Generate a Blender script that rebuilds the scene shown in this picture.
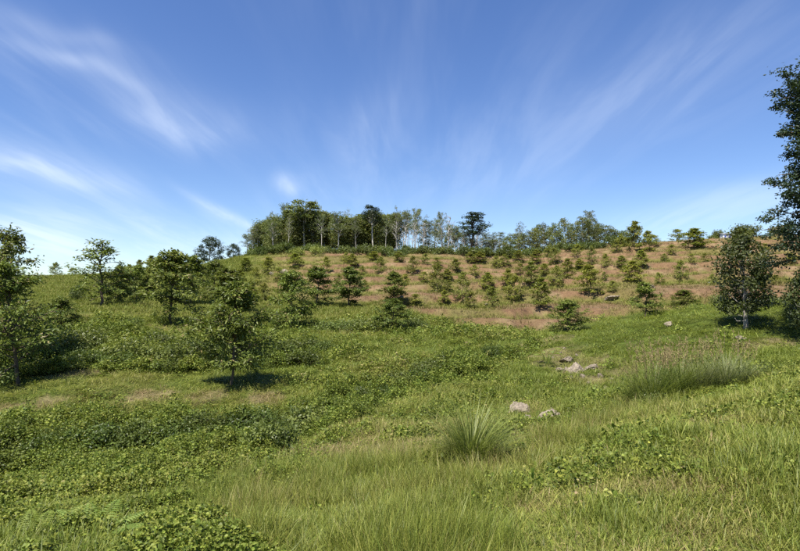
import bpy, math
import numpy as np
from mathutils import Vector, Matrix

R = math.radians
sc = bpy.context.scene
for o in list(bpy.data.objects):
    bpy.data.objects.remove(o)
C = sc.collection
PW, PH, FPX = 800, 551, 540.0          # photograph size and focal length in its pixels
PITCH = R(3.0)
EYE = 1.6

# ------------------------------------------------------------------ camera
cd = bpy.data.cameras.new('camera'); cam = bpy.data.objects.new('camera', cd); C.objects.link(cam)
cd.sensor_width = 36; cd.lens = FPX / PW * 36; cd.clip_end = 6000; cd.clip_start = 0.05
cam.location = (0, 0, EYE); cam.rotation_euler = (R(90) + PITCH, 0, 0)
sc.camera = cam

# ------------------------------------------------------------------ sky, sun, exposure
SUN = Vector((-0.30, -0.45, 1.0)).normalized()
SKY_STRENGTH = 0.086
w = bpy.data.worlds.new('World'); sc.world = w; w.use_nodes = True
sd = bpy.data.lights.new('sun', 'SUN'); sd.energy = 5.0; sd.angle = R(0.53); sd.color = (1.0, 0.95, 0.86)
sun = bpy.data.objects.new('sun', sd); C.objects.link(sun)
sun.rotation_euler = SUN.to_track_quat('Z', 'Y').to_euler(); sun.location = SUN * 60
sc.view_settings.view_transform = 'Standard'; sc.view_settings.look = 'None'
sc.view_settings.exposure = 1.02; sc.view_settings.gamma = 1.0
sc.view_settings.use_curve_mapping = False
sc.cycles.max_bounces = 3; sc.cycles.diffuse_bounces = 2; sc.cycles.glossy_bounces = 1
sc.cycles.transmission_bounces = 3; sc.cycles.transparent_max_bounces = 4
sc.cycles.use_denoising = False
sc.cycles.caustics_reflective = False; sc.cycles.caustics_refractive = False

def pix_dir(px, py):
    cx, cy = (px - PW / 2) / FPX, (PH / 2 - py) / FPX
    c, s = math.cos(PITCH), math.sin(PITCH)
    return Vector((cx, c - cy * s, s + cy * c))

class NT:
    """small node-tree helper"""
    def __init__(s, tree): s.t = tree; s.n = tree.nodes; s.l = tree.links
    def new(s, typ, ins=None, **kw):
        n = s.n.new(typ)
        for k, v in kw.items(): setattr(n, k, v)
        for k, v in (ins or {}).items():
            if hasattr(v, 'is_output') or isinstance(v, bpy.types.NodeSocket): s.l.new(v, n.inputs[k])
            else: n.inputs[k].default_value = v
        return n
    def math(s, op, a, b=0.0, c=0.0, clamp=False):
        n = s.new('ShaderNodeMath', {0: a, 1: b, 2: c}, operation=op); n.use_clamp = clamp
        return n.outputs[0]
    def vec(s, op, a, b=(0, 0, 0), out=0, scale=None):
        n = s.new('ShaderNodeVectorMath', {0: a, 1: b}, operation=op)
        if scale is not None: n.inputs['Scale'].default_value = scale
        return n.outputs[out]
    def mix(s, f, a, b):
        n = s.n.new('ShaderNodeMix'); n.data_type = 'RGBA'
        for i, v in ((0, f), (6, a), (7, b)):
            if isinstance(v, bpy.types.NodeSocket): s.l.new(v, n.inputs[i])
            else: n.inputs[i].default_value = v if i == 0 else (*v, 1)[:4]
        return n.outputs[2]
    def maprange(s, v, a, b, c=0.0, d=1.0, smooth=True):
        n = s.new('ShaderNodeMapRange', {0: v, 1: a, 2: b, 3: c, 4: d})
        n.interpolation_type = 'SMOOTHSTEP' if smooth else 'LINEAR'
        return n.outputs[0]

def build_world():
    T = NT(w.node_tree); T.n.clear()
    sky = T.new('ShaderNodeTexSky', sky_type='NISHITA', sun_disc=False, sun_elevation=math.asin(SUN.z),
                sun_rotation=math.atan2(SUN.x, SUN.y), altitude=200, air_density=1.0, dust_density=0.25, ozone_density=2.2)
    d = T.new('ShaderNodeTexCoord').outputs['Generated']
    sep = T.new('ShaderNodeSeparateXYZ', {0: d})
    den = T.math('MAXIMUM', T.math('ADD', sep.outputs[2], 0.10), 0.06)
    plane = T.new('ShaderNodeCombineXYZ', {0: T.math('DIVIDE', sep.outputs[0], den), 1: T.math('DIVIDE', sep.outputs[1], den)}).outputs[0]
    # wispy strings: noise stretched along the wind on the cloud deck
    rot = T.new('ShaderNodeMapping', {'Vector': plane, 'Rotation': (0, 0, R(6)), 'Scale': (2.3, 0.42, 1)}).outputs[0]
    strings = T.new('ShaderNodeTexNoise', {'Vector': rot, 'Scale': 2.0, 'Detail': 4.0, 'Roughness': 0.6, 'Distortion': 0.35}).outputs[0]
    big = T.new('ShaderNodeTexNoise', {'Vector': plane, 'Scale': 0.55, 'Detail': 1.0, 'Roughness': 0.5, 'Distortion': 0.3}).outputs[0]
    veil = T.math('MULTIPLY', T.maprange(strings, 0.36, 0.80), T.maprange(big, 0.36, 0.75))
    veil = T.math('MULTIPLY', veil, 0.14)
    # brighter bands and tufts that stand in the sky at their own bearings
    wn = T.new('ShaderNodeTexNoise', {'Vector': d, 'Scale': 4.0, 'Detail': 2.0, 'Roughness': 0.6})
    wv = T.vec('SCALE', T.vec('SUBTRACT', wn.outputs['Color'], (0.5, 0.5, 0.5)), scale=0.11)
    dw = T.vec('ADD', d, wv)
    fine = T.maprange(strings, 0.32, 0.70)
    total = None
    for (x0, y0, x1, y1, wd, st) in ((-30, 5, 185, 105, 24, 0.15), (0, 32, 150, 86, 7, 0.20), (-20, 0, 120, 45, 8, 0.11), (120, 108, 240, 132, 20, 0.32),
                                     (-60, 140, 150, 212, 20, 0.32), (-40, 158, 90, 194, 8, 0.24), (-60, 225, 120, 262, 16, 0.55),
                                     (195, 196, 262, 236, 5, 0.42), (283, 172, 308, 181, 9, 0.50), 
                                     (80, 225, 330, 262, 18, 0.22), (330, 200, 400, 90, 26, 0.13), (450, 190, 800, 20, 42, 0.14), 
                                     (640, 230, 860, 195, 18, 0.26)):
        p0, p1 = pix_dir(x0, y0).normalized(), pix_dir(x1, y1).normalized()
        c = ((p0 + p1) / 2).normalized(); a = (p1 - p0); hl = a.length / 2; a.normalize(); b = c.cross(a).normalized()
        da = T.math('DIVIDE', T.vec('DOT_PRODUCT', T.vec('SUBTRACT', dw, tuple(c)), tuple(a), out=1), hl)
        db = T.math('DIVIDE', T.vec('DOT_PRODUCT', T.vec('SUBTRACT', dw, tuple(c)), tuple(b), out=1), wd / FPX)
        q = T.math('ADD', T.math('MULTIPLY', da, da), T.math('MULTIPLY', db, db))
        g = T.math('EXPONENT', T.math('MULTIPLY', q, -1.0))
        g = T.math('MULTIPLY', g, T.math('GREATER_THAN', T.vec('DOT_PRODUCT', d, tuple(c), out=1), 0.2))
        total = T.math('MULTIPLY', g, st) if total is None else T.math('MULTIPLY_ADD', g, st, total)
    total = T.math('MULTIPLY', total, T.maprange(fine, 0.0, 1.0, 0.45, 0.85))
    cov = T.math('ADD', total, veil, clamp=True)
    hor = T.maprange(sep.outputs[2], -0.02, 0.10)
    cov = T.math('MULTIPLY', cov, hor)
    cov = T.math('MINIMUM', cov, 0.9)
    skyc = T.new('ShaderNodeHueSaturation', {'Hue': 0.512, 'Saturation': 1.19, 'Color': sky.outputs[0]}).outputs[0]
    col = T.mix(cov, skyc, (6.6, 7.2, 8.0))
    bg = T.new('ShaderNodeBackground', {'Color': col, 'Strength': SKY_STRENGTH})
    out = T.new('ShaderNodeOutputWorld'); T.l.new(bg.outputs[0], out.inputs[0])
build_world()

# ------------------------------------------------------------------ noise (numpy)
def _hash(ix, iy, seed):
    h = (ix.astype(np.int64) * 374761393 + iy.astype(np.int64) * 668265263 + seed * 1442695041) & 0xFFFFFFFF
    h = ((h ^ (h >> 13)) * 1274126177) & 0xFFFFFFFF
    return ((h ^ (h >> 16)) & 0xFFFFFF) / float(0xFFFFFF)
def vnoise(x, y, seed=0):
    x = np.asarray(x, float); y = np.asarray(y, float)
    ix, iy = np.floor(x), np.floor(y); fx, fy = x - ix, y - iy
    fx = fx * fx * fx * (fx * (fx * 6 - 15) + 10); fy = fy * fy * fy * (fy * (fy * 6 - 15) + 10)
    a, b = _hash(ix, iy, seed), _hash(ix + 1, iy, seed); c, d = _hash(ix, iy + 1, seed), _hash(ix + 1, iy + 1, seed)
    return (a + (b - a) * fx) * (1 - fy) + (c + (d - c) * fx) * fy
def fbm(x, y, seed=0, octs=4, gain=0.5):
    s, a, t = 0.0, 1.0, 0.0
    for k in range(octs):
        s = s + a * vnoise(x * 2 ** k + 17.3 * k, y * 2 ** k - 9.1 * k, seed + k); t += a; a *= gain
    return s / t
def sstep(a, b, v):
    t = np.clip((v - a) / (b - a), 0, 1); return t * t * (3 - 2 * t)

# ------------------------------------------------------------------ terrain: heights by bearing and distance
ST = [0.3, 2, 3.5, 5, 7, 10, 14, 20, 28, 40, 55, 75, 100, 140]
COLS = {   # bearing (as a photo column): photo row of the ground at each distance ST[1:]
    -150: [735, 555, 537, 527, 507, 462, 398, 352, 320, 304, 292, 283, 279],
    0:   [735, 551, 535, 525, 505, 462, 396, 350, 319, 303, 291, 281, 276],
    100: [735, 551, 530, 518, 498, 456, 395, 349, 317, 302, 289, 279, 275],
    200: [735, 551, 525, 508, 486, 446, 392, 352, 321, 305, 289, 275, 265],
    228: [735, 551, 522, 504, 482, 443, 391, 353, 322, 305, 288, 272, 257],
    255: [735, 551, 519, 500, 478, 439, 390, 354, 323, 305, 287, 269, 250],
    300: [735, 551, 514, 494, 475, 438, 391, 355, 326, 306, 285, 266, 248],
    400: [735, 551, 505, 480, 457, 421, 385, 353, 325, 304, 283, 265, 249],
    500: [735, 551, 492, 462, 459, 426, 387, 354, 326, 305, 284, 267, 252],
    540: [735, 551, 489, 453, 450, 421, 386, 346, 328, 305, 283, 266, 252],
    600: [735, 551, 484, 439, 437, 413, 382, 331, 322, 301, 278, 259, 243],
    700: [735, 551, 475, 423, 416, 397, 367, 315, 307, 288, 267, 251, 237],
    800: [735, 551, 468, 410, 392, 372, 348, 311, 303, 283, 262, 246, 234],
    950: [735, 551, 466, 405, 380, 357, 334, 314, 297, 279, 258, 242, 233],
}
HORIZ = PH / 2 + FPX * math.tan(PITCH)
LR = np.linspace(math.log(0.3), math.log(3000), 460)
def _profile(px):
    th = math.atan((px - 400) / FPX)
    rs = [ST[0]]; zs = [-EYE]
    for Y, row in zip(ST[1:], COLS[px]):
        d = pix_dir(px, row); rs.append(Y / math.cos(th)); zs.append(d.z / d.y * Y)
    top = zs[-1]; rl = rs[-1]
    for f, z in ((1.25, top + 0.6), (1.6, top - 1.5), (2.4, top * 0.35), (5, -2), (22, -6)):
        rs.append(rl * f); zs.append(z)
    return th, np.interp(LR, np.log(rs), zs)
_ths, _tab = [], []
for px in sorted(COLS):
    th, z = _profile(px); _ths.append(th); _tab.append(z)
rr = np.exp(LR); gen = -EYE + 0.012 * rr * np.exp(-rr / 300) - 0.5 * sstep(5, 40, rr)
_ths = [-math.pi, R(-85)] + _ths + [R(85), math.pi]; _tab = [gen, gen * 0.7 + _tab[0] * 0.3] + _tab + [gen * 0.7 + _tab[-1] * 0.3, gen]
NTH = 1441
THG = np.linspace(-math.pi, math.pi, NTH); _tab = np.array(_tab)
TAB = np.stack([np.interp(THG, _ths, _tab[:, j]) for j in range(len(LR))], 1)
def _smooth(A, ax, n, sig):
    k = np.exp(-0.5 * (np.arange(-n, n + 1) / sig) ** 2); k /= k.sum()
    P = np.concatenate([np.take(A, range(0, 1), ax)] * n + [A] + [np.take(A, range(A.shape[ax] - 1, A.shape[ax]), ax)] * n, ax)
    return sum(k[i] * np.take(P, range(i, i + A.shape[ax]), ax) for i in range(2 * n + 1))
TAB = _smooth(_smooth(TAB, 1, 16, 4.5), 0, 18, 7.0)

def base_z(x, y):
    r = np.maximum(np.hypot(x, y), 0.31); th = np.arctan2(x, y)
    i = (np.log(r) - LR[0]) / (LR[1] - LR[0]); j = (th + math.pi) / (2 * math.pi) * (NTH - 1)
    i = np.clip(i, 0, len(LR) - 1.001); j = np.clip(j, 0, NTH - 1.001)
    i0 = i.astype(int); j0 = j.astype(int); fi = i - i0; fj = j - j0
    return ((TAB[j0, i0] * (1 - fi) + TAB[j0, i0 + 1] * fi) * (1 - fj) + (TAB[j0 + 1, i0] * (1 - fi) + TAB[j0 + 1, i0 + 1] * fi) * fj)

def photo_col(x, y): return 400 + FPX * x / np.maximum(y, 0.5)
def hill_mask(x, y):
    """the terraced plantation slope"""
    p = photo_col(x, y); n = (fbm(x / 9, y / 9, 5) - 0.5)
    start = np.interp(p, [200, 330, 420, 480, 560, 640, 800], [62, 54, 42, 38, 34, 33, 33])
    return sstep(start - 2, start + 7, y + n * 10) * sstep(225, 275, p + n * 30) * (1 - sstep(300, 420, y))
TERR = 1.55
def terrace_phase(x, y, z):
    return z / TERR + 1.6 * (fbm(x / 32, y / 32, 41, 3) - 0.5) + 0.7 * (fbm(x / 7, y / 7, 43, 2) - 0.5)
GULLY = []
def polyline_dist(x, y, pts):
    d = np.full(np.shape(x), 1e9)
    for (ax, ay), (bx, by) in zip(pts[:-1], pts[1:]):
        t = np.clip(((x - ax) * (bx - ax) + (y - ay) * (by - ay)) / ((bx - ax) ** 2 + (by - ay) ** 2), 0, 1)
        d = np.minimum(d, np.hypot(x - ax - t * (bx - ax), y - ay - t * (by - ay)))
    return d
def ground_z(x, y):
    x = np.asarray(x, float); y = np.asarray(y, float)
    r = np.hypot(x, y)
    z = base_z(x, y)
    if GULLY: z = z - 0.55 * np.exp(-(polyline_dist(x, y, GULLY) / 1.2) ** 2)
    z = z + (fbm(x / 2.6, y / 2.6, 1, 4) - 0.5) * 0.50 * sstep(1.5, 8, r) + (fbm(x / 11, y / 11, 9, 3) - 0.5) * 1.1 * sstep(12, 45, r)
    m = hill_mask(x, y)
    q = terrace_phase(x, y, z); f = q - np.floor(q)
    stepped = np.floor(q) + 0.10 * f + 0.90 * sstep(0.50, 0.80, f)
    return z + m * 0.95 * (stepped - q) * TERR + EYE

def at(px, py, fallback=140):
    """ground point seen at a photo pixel"""
    d = pix_dir(px, py); t = np.exp(np.linspace(math.log(1.5), math.log(230), 4000)) / d.y
    X, Y, Z = d.x * t, d.y * t, d.z * t + EYE
    hit = np.nonzero(Z <= ground_z(X, Y))[0]
    k = hit[0] if len(hit) else int(np.argmin(np.abs(Y - fallback)))
    return np.array([X[k], Y[k], float(ground_z(X[k], Y[k]))])
def on_ground(px, Y):
    x = (px - 400) / FPX * Y
    return np.array([x, Y, float(ground_z(x, Y))])

GULLY = [tuple(at(px, py)[:2]) for (px, py) in ((-40, 470), (70, 452), (200, 440), (300, 432), (345, 408), (400, 385), (460, 366), (520, 348))]
# surface colours of the land (albedo)
GREEN = np.array([0.080, 0.105, 0.018]); YEL = np.array([0.170, 0.155, 0.045]); STRAW = np.array([0.30, 0.235, 0.13])
SOIL = np.array([0.172, 0.106, 0.057]); DARK = np.array([0.040, 0.052, 0.016])
BARE = []      # bare patches: x, y, rx, ry
for (px, py, a, b) in ((150, 397, 0.9, 0.5), (205, 398, 0.8, 0.5), (45, 402, 0.6, 0.35), (10, 408, 0.6, 0.3), (75, 373, 1.0, 0.4), (655, 495, 0.55, 0.22), (545, 512, .35, .2), (700, 540, .4, .15),
                       (598, 382, 0.9, 0.6), (575, 366, 1.7, 1.1), (555, 353, 1.5, 0.9), (620, 372, 0.9, 0.6), (530, 405, 0.7, 0.3), (545, 412, 0.8, 0.35), (640, 402, .5, .3), (180, 331, 3.0, 0.8), (268, 400, .8, .5), (770, 345, 1.2, .6), (560, 505, .3, .15), (715, 468, .15, .1), (345, 334, 2., .6), (75, 318, 2.5, .8), (540, 345, 2.2, .8)):
    p = at(px, py); BARE.append((p[0], p[1], a, b))
def bare_mask(x, y):
    m = np.zeros_like(np.asarray(x, float)); n = fbm(np.asarray(x) * 2.6, np.asarray(y) * 2.6, 77, 4, 0.65) - 0.5
    for (bx, by, a, b) in BARE:
        q = ((x - bx) / a) ** 2 + ((y - by) / (b * 1.6)) ** 2
        m = np.maximum(m, 1 - sstep(0.4, 1.3, q + n * 3.0))
    return m
CREST = [tuple(at(px, py)[:2]) for (px, py) in ((400, 520), (450, 495), (520, 462), (600, 428), (680, 400), (760, 372))]
def masks(x, y, z=None):
    x = np.asarray(x, float); y = np.asarray(y, float); p = photo_col(x, y)
    if z is None: z = ground_z(x, y)
    n1 = fbm(x / 6, y / 6, 21, 4); n2 = fbm(x / 1.4, y / 1.4, 31, 3); n3 = fbm(x / 16, y / 16, 61, 3)
    hill = hill_mask(x, y)
    ph = terrace_phase(x, y, z - EYE); f = ph - np.floor(ph)
    bench = sstep(0.02, 0.12, f) * (1 - sstep(0.35, 0.55, f))
    brown = hill * np.clip(sstep(0.34, 0.58, n1 * 0.55 + n3 * 0.45 + 0.06 * (p > 560)) * 1.0 + 0.42, 0, 1) * (1 - 0.92 * bench * sstep(0.22, 0.45, n2 * 0.5 + n1 * 0.5))
    brown = brown * sstep(235, 330, p + (n1 - 0.5) * 80)
    yel = sstep(240, 330, p + (n1 - .5) * 90) * (1 - sstep(500, 620, p)) * (1 - sstep(9, 15, y)) * (0.35 + 0.65 * sstep(0.40, 0.58, n1 * 0.5 + n2 * 0.5)) + 0.35 * sstep(0.45, 0.7, n1)
    gd = polyline_dist(x, y, GULLY); gully = 1 - sstep(0.5, 1.9, gd + (n2 - 0.5) * 1.6)
    bench_l = (1 - sstep(250, 330, p + (n1 - .5) * 40)) * sstep(16.2, 17.6, y + (n2 - .5) * 2) * (1 - sstep(21.8, 23.2, y + (n2 - .5)))
    mound = sstep(470, 580, p + (n1 - .5) * 60) * sstep(18, 23, y + (n1 - .5) * 8) * (1 - hill)
    creep = np.clip((1 - sstep(230, 330, p + (n1 - .5) * 60 + (y - 8) * -6)) * (1 - sstep(15.5, 17.5, y + (n2 - .5) * 3)) + gully
                    + (1 - sstep(250, 330, p)) * sstep(22.0, 23.5, y + (n2 - .5)) * (1 - sstep(30, 34, y + (n1 - .5) * 8)), 0, 1)
    return dict(p=p, hill=hill, brown=np.clip(brown, 0, 1), yel=np.clip(yel, 0, 1) * (1 - hill), creep=creep * (1 - hill), bare=bare_mask(x, y), n1=n1, n2=n2, bench=bench, f=f, gully=gully, crest=1 - sstep(0.25, 0.9, polyline_dist(x, y, CREST) + (n2 - .5) * 0.8), bench_l=bench_l, mound=mound)

def ground_colour(x, y, z):
    m = masks(x, y, z); e = lambda k: m[k][..., None]
    n = fbm(x * 1.7, y * 1.7, 91, 3)[..., None]
    c = GREEN * (0.75 + 0.5 * n) * np.ones(x.shape + (3,))
    c = c + (YEL - c) * e('yel') * 0.6
    c = c + (DARK - c) * e('creep') * 0.7
    hillc = YEL * 0.55 + GREEN * 0.45
    c = c + (hillc - c) * e('hill') * 0.9
    soil = SOIL * (0.75 + 0.5 * n); soil = soil + (STRAW - soil) * sstep(0.5, 0.75, e('n2')) * 0.35
    c = c + (soil - c) * e('brown')
    c = c + ((STRAW * 0.75 + SOIL * 0.25) * (0.7 + 0.6 * n) - c) * e('bare') * 0.6
    return np.clip(c, 0, 1)

# ------------------------------------------------------------------ mesh helpers
def quad_mesh(name, V, F, var=None, col=None, smooth=False):
    me = bpy.data.meshes.new(name); V = np.asarray(V, np.float32); F = np.asarray(F, np.int32)
    me.vertices.add(len(V)); me.vertices.foreach_set('co', V.ravel())
    me.loops.add(F.size); me.loops.foreach_set('vertex_index', F.ravel())
    me.polygons.add(len(F)); me.polygons.foreach_set('loop_start', np.arange(0, F.size, F.shape[1], dtype=np.int32))
    me.polygons.foreach_set('loop_total', np.full(len(F), F.shape[1], np.int32))
    me.polygons.foreach_set('use_smooth', np.full(len(F), smooth))
    if var is not None:
        a = me.attributes.new('var', 'FLOAT', 'POINT'); a.data.foreach_set('value', np.asarray(var, np.float32))
    if col is not None:
        a = me.attributes.new('gcol', 'FLOAT_COLOR', 'POINT')
        a.data.foreach_set('color', np.concatenate([col, np.ones((len(col), 1))], 1).astype(np.float32).ravel())
    me.update(calc_edges=True); me.validate()
    return me

class Q:
    """collects quads with a per-vertex random value"""
    def __init__(s): s.V, s.F, s.A, s.n = [], [], [], 0
    def add(s, V, F, var):
        V = np.asarray(V, float).reshape(-1, 3); s.V.append(V); s.F.append(np.asarray(F) + s.n)
        s.A.append(np.broadcast_to(np.asarray(var, float), (len(V),))); s.n += len(V)
    def leaves(s, P, D, N, L, W, var):
        n = len(P); D = norm(D); S = norm(np.cross(D, N)); U = np.cross(S, D)
        L = np.broadcast_to(L, n)[:, None]; W = np.broadcast_to(W, n)[:, None]
        m = P + D * L * 0.45 - U * L * 0.0
        V = np.stack([P, m + S * W * 0.5 + U * W * 0.12, P + D * L - U * L * 0.12, m - S * W * 0.5 + U * W * 0.12], 1)
        s.add(V, np.arange(n * 4).reshape(n, 4), np.repeat(np.broadcast_to(var, n), 4))
    def blades(s, P, D0, bend, L, W, var, seg=3):
        """curved grass blades: start at P along D0, bending down towards bend"""
        n = len(P); L = np.broadcast_to(L, n); W = np.broadcast_to(W, n)
        side = norm(np.cross(bend, np.array([0, 0, 1.0])) + 1e-6); rows = []
        pos = P.copy(); d = norm(D0)
        for k in range(seg + 1):
            t = k / seg; wd = (W * (1 - t) ** 0.6 * (0.7 + 0.6 * t) + 0.0008)[:, None]
            rows.append(np.stack([pos - side * wd * 0.5, pos + side * wd * 0.5], 1))
            pos = pos + d * (L / seg)[:, None]; d = norm(d + bend * 0.55 + np.array([0, 0, -0.16]))
        V = np.stack(rows, 1).reshape(n, -1, 3); m = (seg + 1) * 2
        f = np.array([[2 * k, 2 * k + 1, 2 * k + 3, 2 * k + 2] for k in range(seg)])
        F = (np.arange(n)[:, None, None] * m + f[None]).reshape(-1, 4)
        s.add(V, F, np.repeat(np.broadcast_to(var, n), m))
    def tube(s, pts, rad, sides=6, var=0.5):
        pts = np.asarray(pts, float); rad = np.broadcast_to(rad, len(pts))
        t = norm(np.gradient(pts, axis=0)); a = norm(np.cross(t, np.array([0.31, 0.87, 0.38]))); b = np.cross(t, a)
        an = np.linspace(0, 2 * math.pi, sides, endpoint=False)
        V = pts[:, None] + rad[:, None, None] * (np.cos(an)[None, :, None] * a[:, None] + np.sin(an)[None, :, None] * b[:, None])
        k = np.arange(len(pts) - 1)[:, None] * sides; j = np.arange(sides)[None]; j2 = (j + 1) % sides
        F = np.stack([k + j, k + j2, k + sides + j2, k + sides + j], -1).reshape(-1, 4)
        s.add(V, F, var)
    def mesh(s, name, smooth=False):
        return quad_mesh(name, np.concatenate(s.V), np.concatenate(s.F), np.concatenate(s.A), smooth=smooth)
def norm(v):
    v = np.asarray(v, float); return v / np.maximum(np.linalg.norm(v, axis=-1, keepdims=True), 1e-9)
def rdir(rng, n): return norm(rng.normal(size=(n, 3)))

# ------------------------------------------------------------------ materials
def mat(name):
    m = bpy.data.materials.new(name); m.use_nodes = True; T = NT(m.node_tree); T.n.clear()
    return m, T, T.new('ShaderNodeOutputMaterial')
def leaf_material(name, dark, light, tip=None, trans=0.30, rough=0.45, spec=0.35, tint=False, dry=None, rand=0.25):
    m, T, out = mat(name)
    v = T.new('ShaderNodeAttribute', attribute_name='var').outputs['Fac']
    col = T.mix(v, dark, light)
    if tip is not None: col = T.mix(T.maprange(v, 0.86, 0.97), col, tip)
    if dry is not None:
        dv = T.new('ShaderNodeAttribute', attribute_name='dry', attribute_type='INSTANCER').outputs['Fac']
        dv = T.math('MULTIPLY_ADD', T.math('SUBTRACT', T.math('FRACT', T.math('MULTIPLY', v, 13.7)), 0.5), 0.60, dv)
        y = T.mix(v, dry[0], dry[1]); col = T.mix(T.maprange(dv, 0.0, 0.5, smooth=False), col, y)
        st = T.mix(v, dry[2], dry[3]); col = T.mix(T.maprange(dv, 0.5, 1.0, smooth=False), col, st)
    rnd = T.new('ShaderNodeObjectInfo').outputs['Random']
    hs = T.new('ShaderNodeHueSaturation', {'Hue': T.maprange(rnd, 0, 1, 0.485, 0.512, False), 'Value': T.maprange(T.math('FRACT', T.math('MULTIPLY', rnd, 7.31)), 0, 1, 1 - rand, 1 + rand, False), 'Color': col})
    col = hs.outputs[0]
    p = T.new('ShaderNodeBsdfPrincipled', {'Base Color': col, 'Roughness': rough, 'Specular IOR Level': spec})
    tr = T.new('ShaderNodeBsdfTranslucent', {'Color': T.mix(0.45, col, (0.18, 0.23, 0.012))})
    mx = T.new('ShaderNodeMixShader', {0: trans, 1: p.outputs[0], 2: tr.outputs[0]})
    T.l.new(mx.outputs[0], out.inputs[0]); return m
def bark_material(name, a, b, scale=6.0):
    m, T, out = mat(name)
    co = T.new('ShaderNodeTexCoord').outputs['Object']
    mp = T.new('ShaderNodeMapping', {'Vector': co, 'Scale': (1, 1, 0.35)}).outputs[0]
    n = T.new('ShaderNodeTexNoise', {'Vector': mp, 'Scale': scale, 'Detail': 6.0, 'Roughness': 0.65}).outputs[0]
    col = T.mix(T.maprange(n, 0.32, 0.68), a, b)
    bp = T.new('ShaderNodeBump', {'Height': n, 'Strength': 0.5, 'Distance': 0.03})
    p = T.new('ShaderNodeBsdfPrincipled', {'Base Color': col, 'Roughness': 0.85, 'Specular IOR Level': 0.2, 'Normal': bp.outputs[0]})
    T.l.new(p.outputs[0], out.inputs[0]); return m
def ground_material():
    m, T, out = mat('ground_soil_and_turf')
    col = T.new('ShaderNodeAttribute', attribute_name='gcol').outputs['Color']
    co = T.new('ShaderNodeTexCoord').outputs['Object']
    n1 = T.new('ShaderNodeTexNoise', {'Vector': co, 'Scale': 2.3, 'Detail': 8.0, 'Roughness': 0.7}).outputs[0]
    n2 = T.new('ShaderNodeTexNoise', {'Vector': co, 'Scale': 21.0, 'Detail': 5.0, 'Roughness': 0.7}).outputs[0]
    k = T.math('MULTIPLY', T.maprange(n1, 0.25, 0.75, 0.62, 1.38, False), T.maprange(n2, 0.25, 0.75, 0.7, 1.3, False))
    hs = T.new('ShaderNodeHueSaturation', {'Value': k, 'Color': col, 'Hue': T.maprange(n1, 0.3, 0.7, 0.49, 0.51, False)})
    h = T.math('MULTIPLY_ADD', n1, 2.0, n2)
    bp = T.new('ShaderNodeBump', {'Height': h, 'Strength': 0.9, 'Distance': 0.12})
    p = T.new('ShaderNodeBsdfPrincipled', {'Base Color': hs.outputs[0], 'Roughness': 0.95, 'Specular IOR Level': 0.1, 'Normal': bp.outputs[0]})
    T.l.new(p.outputs[0], out.inputs[0]); return m
def rock_material():
    m, T, out = mat('pale_rock')
    co = T.new('ShaderNodeTexCoord').outputs['Object']
    n1 = T.new('ShaderNodeTexNoise', {'Vector': co, 'Scale': 4.0, 'Detail': 9.0, 'Roughness': 0.7}).outputs[0]
    col = T.mix(T.maprange(n1, 0.3, 0.7), (0.09, 0.07, 0.045), (0.34, 0.28, 0.205))
    bp = T.new('ShaderNodeBump', {'Height': n1, 'Strength': 0.9, 'Distance': 0.06})
    p = T.new('ShaderNodeBsdfPrincipled', {'Base Color': col, 'Roughness': 0.9, 'Normal': bp.outputs[0]})
    T.l.new(p.outputs[0], out.inputs[0]); return m
def plain(name, c, rough=0.6):
    m, T, out = mat(name)
    n = T.new('ShaderNodeTexNoise', {'Scale': 9.0, 'Detail': 4.0}).outputs[0]
    col = T.mix(n, tuple(v * 0.85 for v in c), tuple(min(1, v * 1.1) for v in c))
    p = T.new('ShaderNodeBsdfPrincipled', {'Base Color': col, 'Roughness': rough}); T.l.new(p.outputs[0], out.inputs[0]); return m

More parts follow.
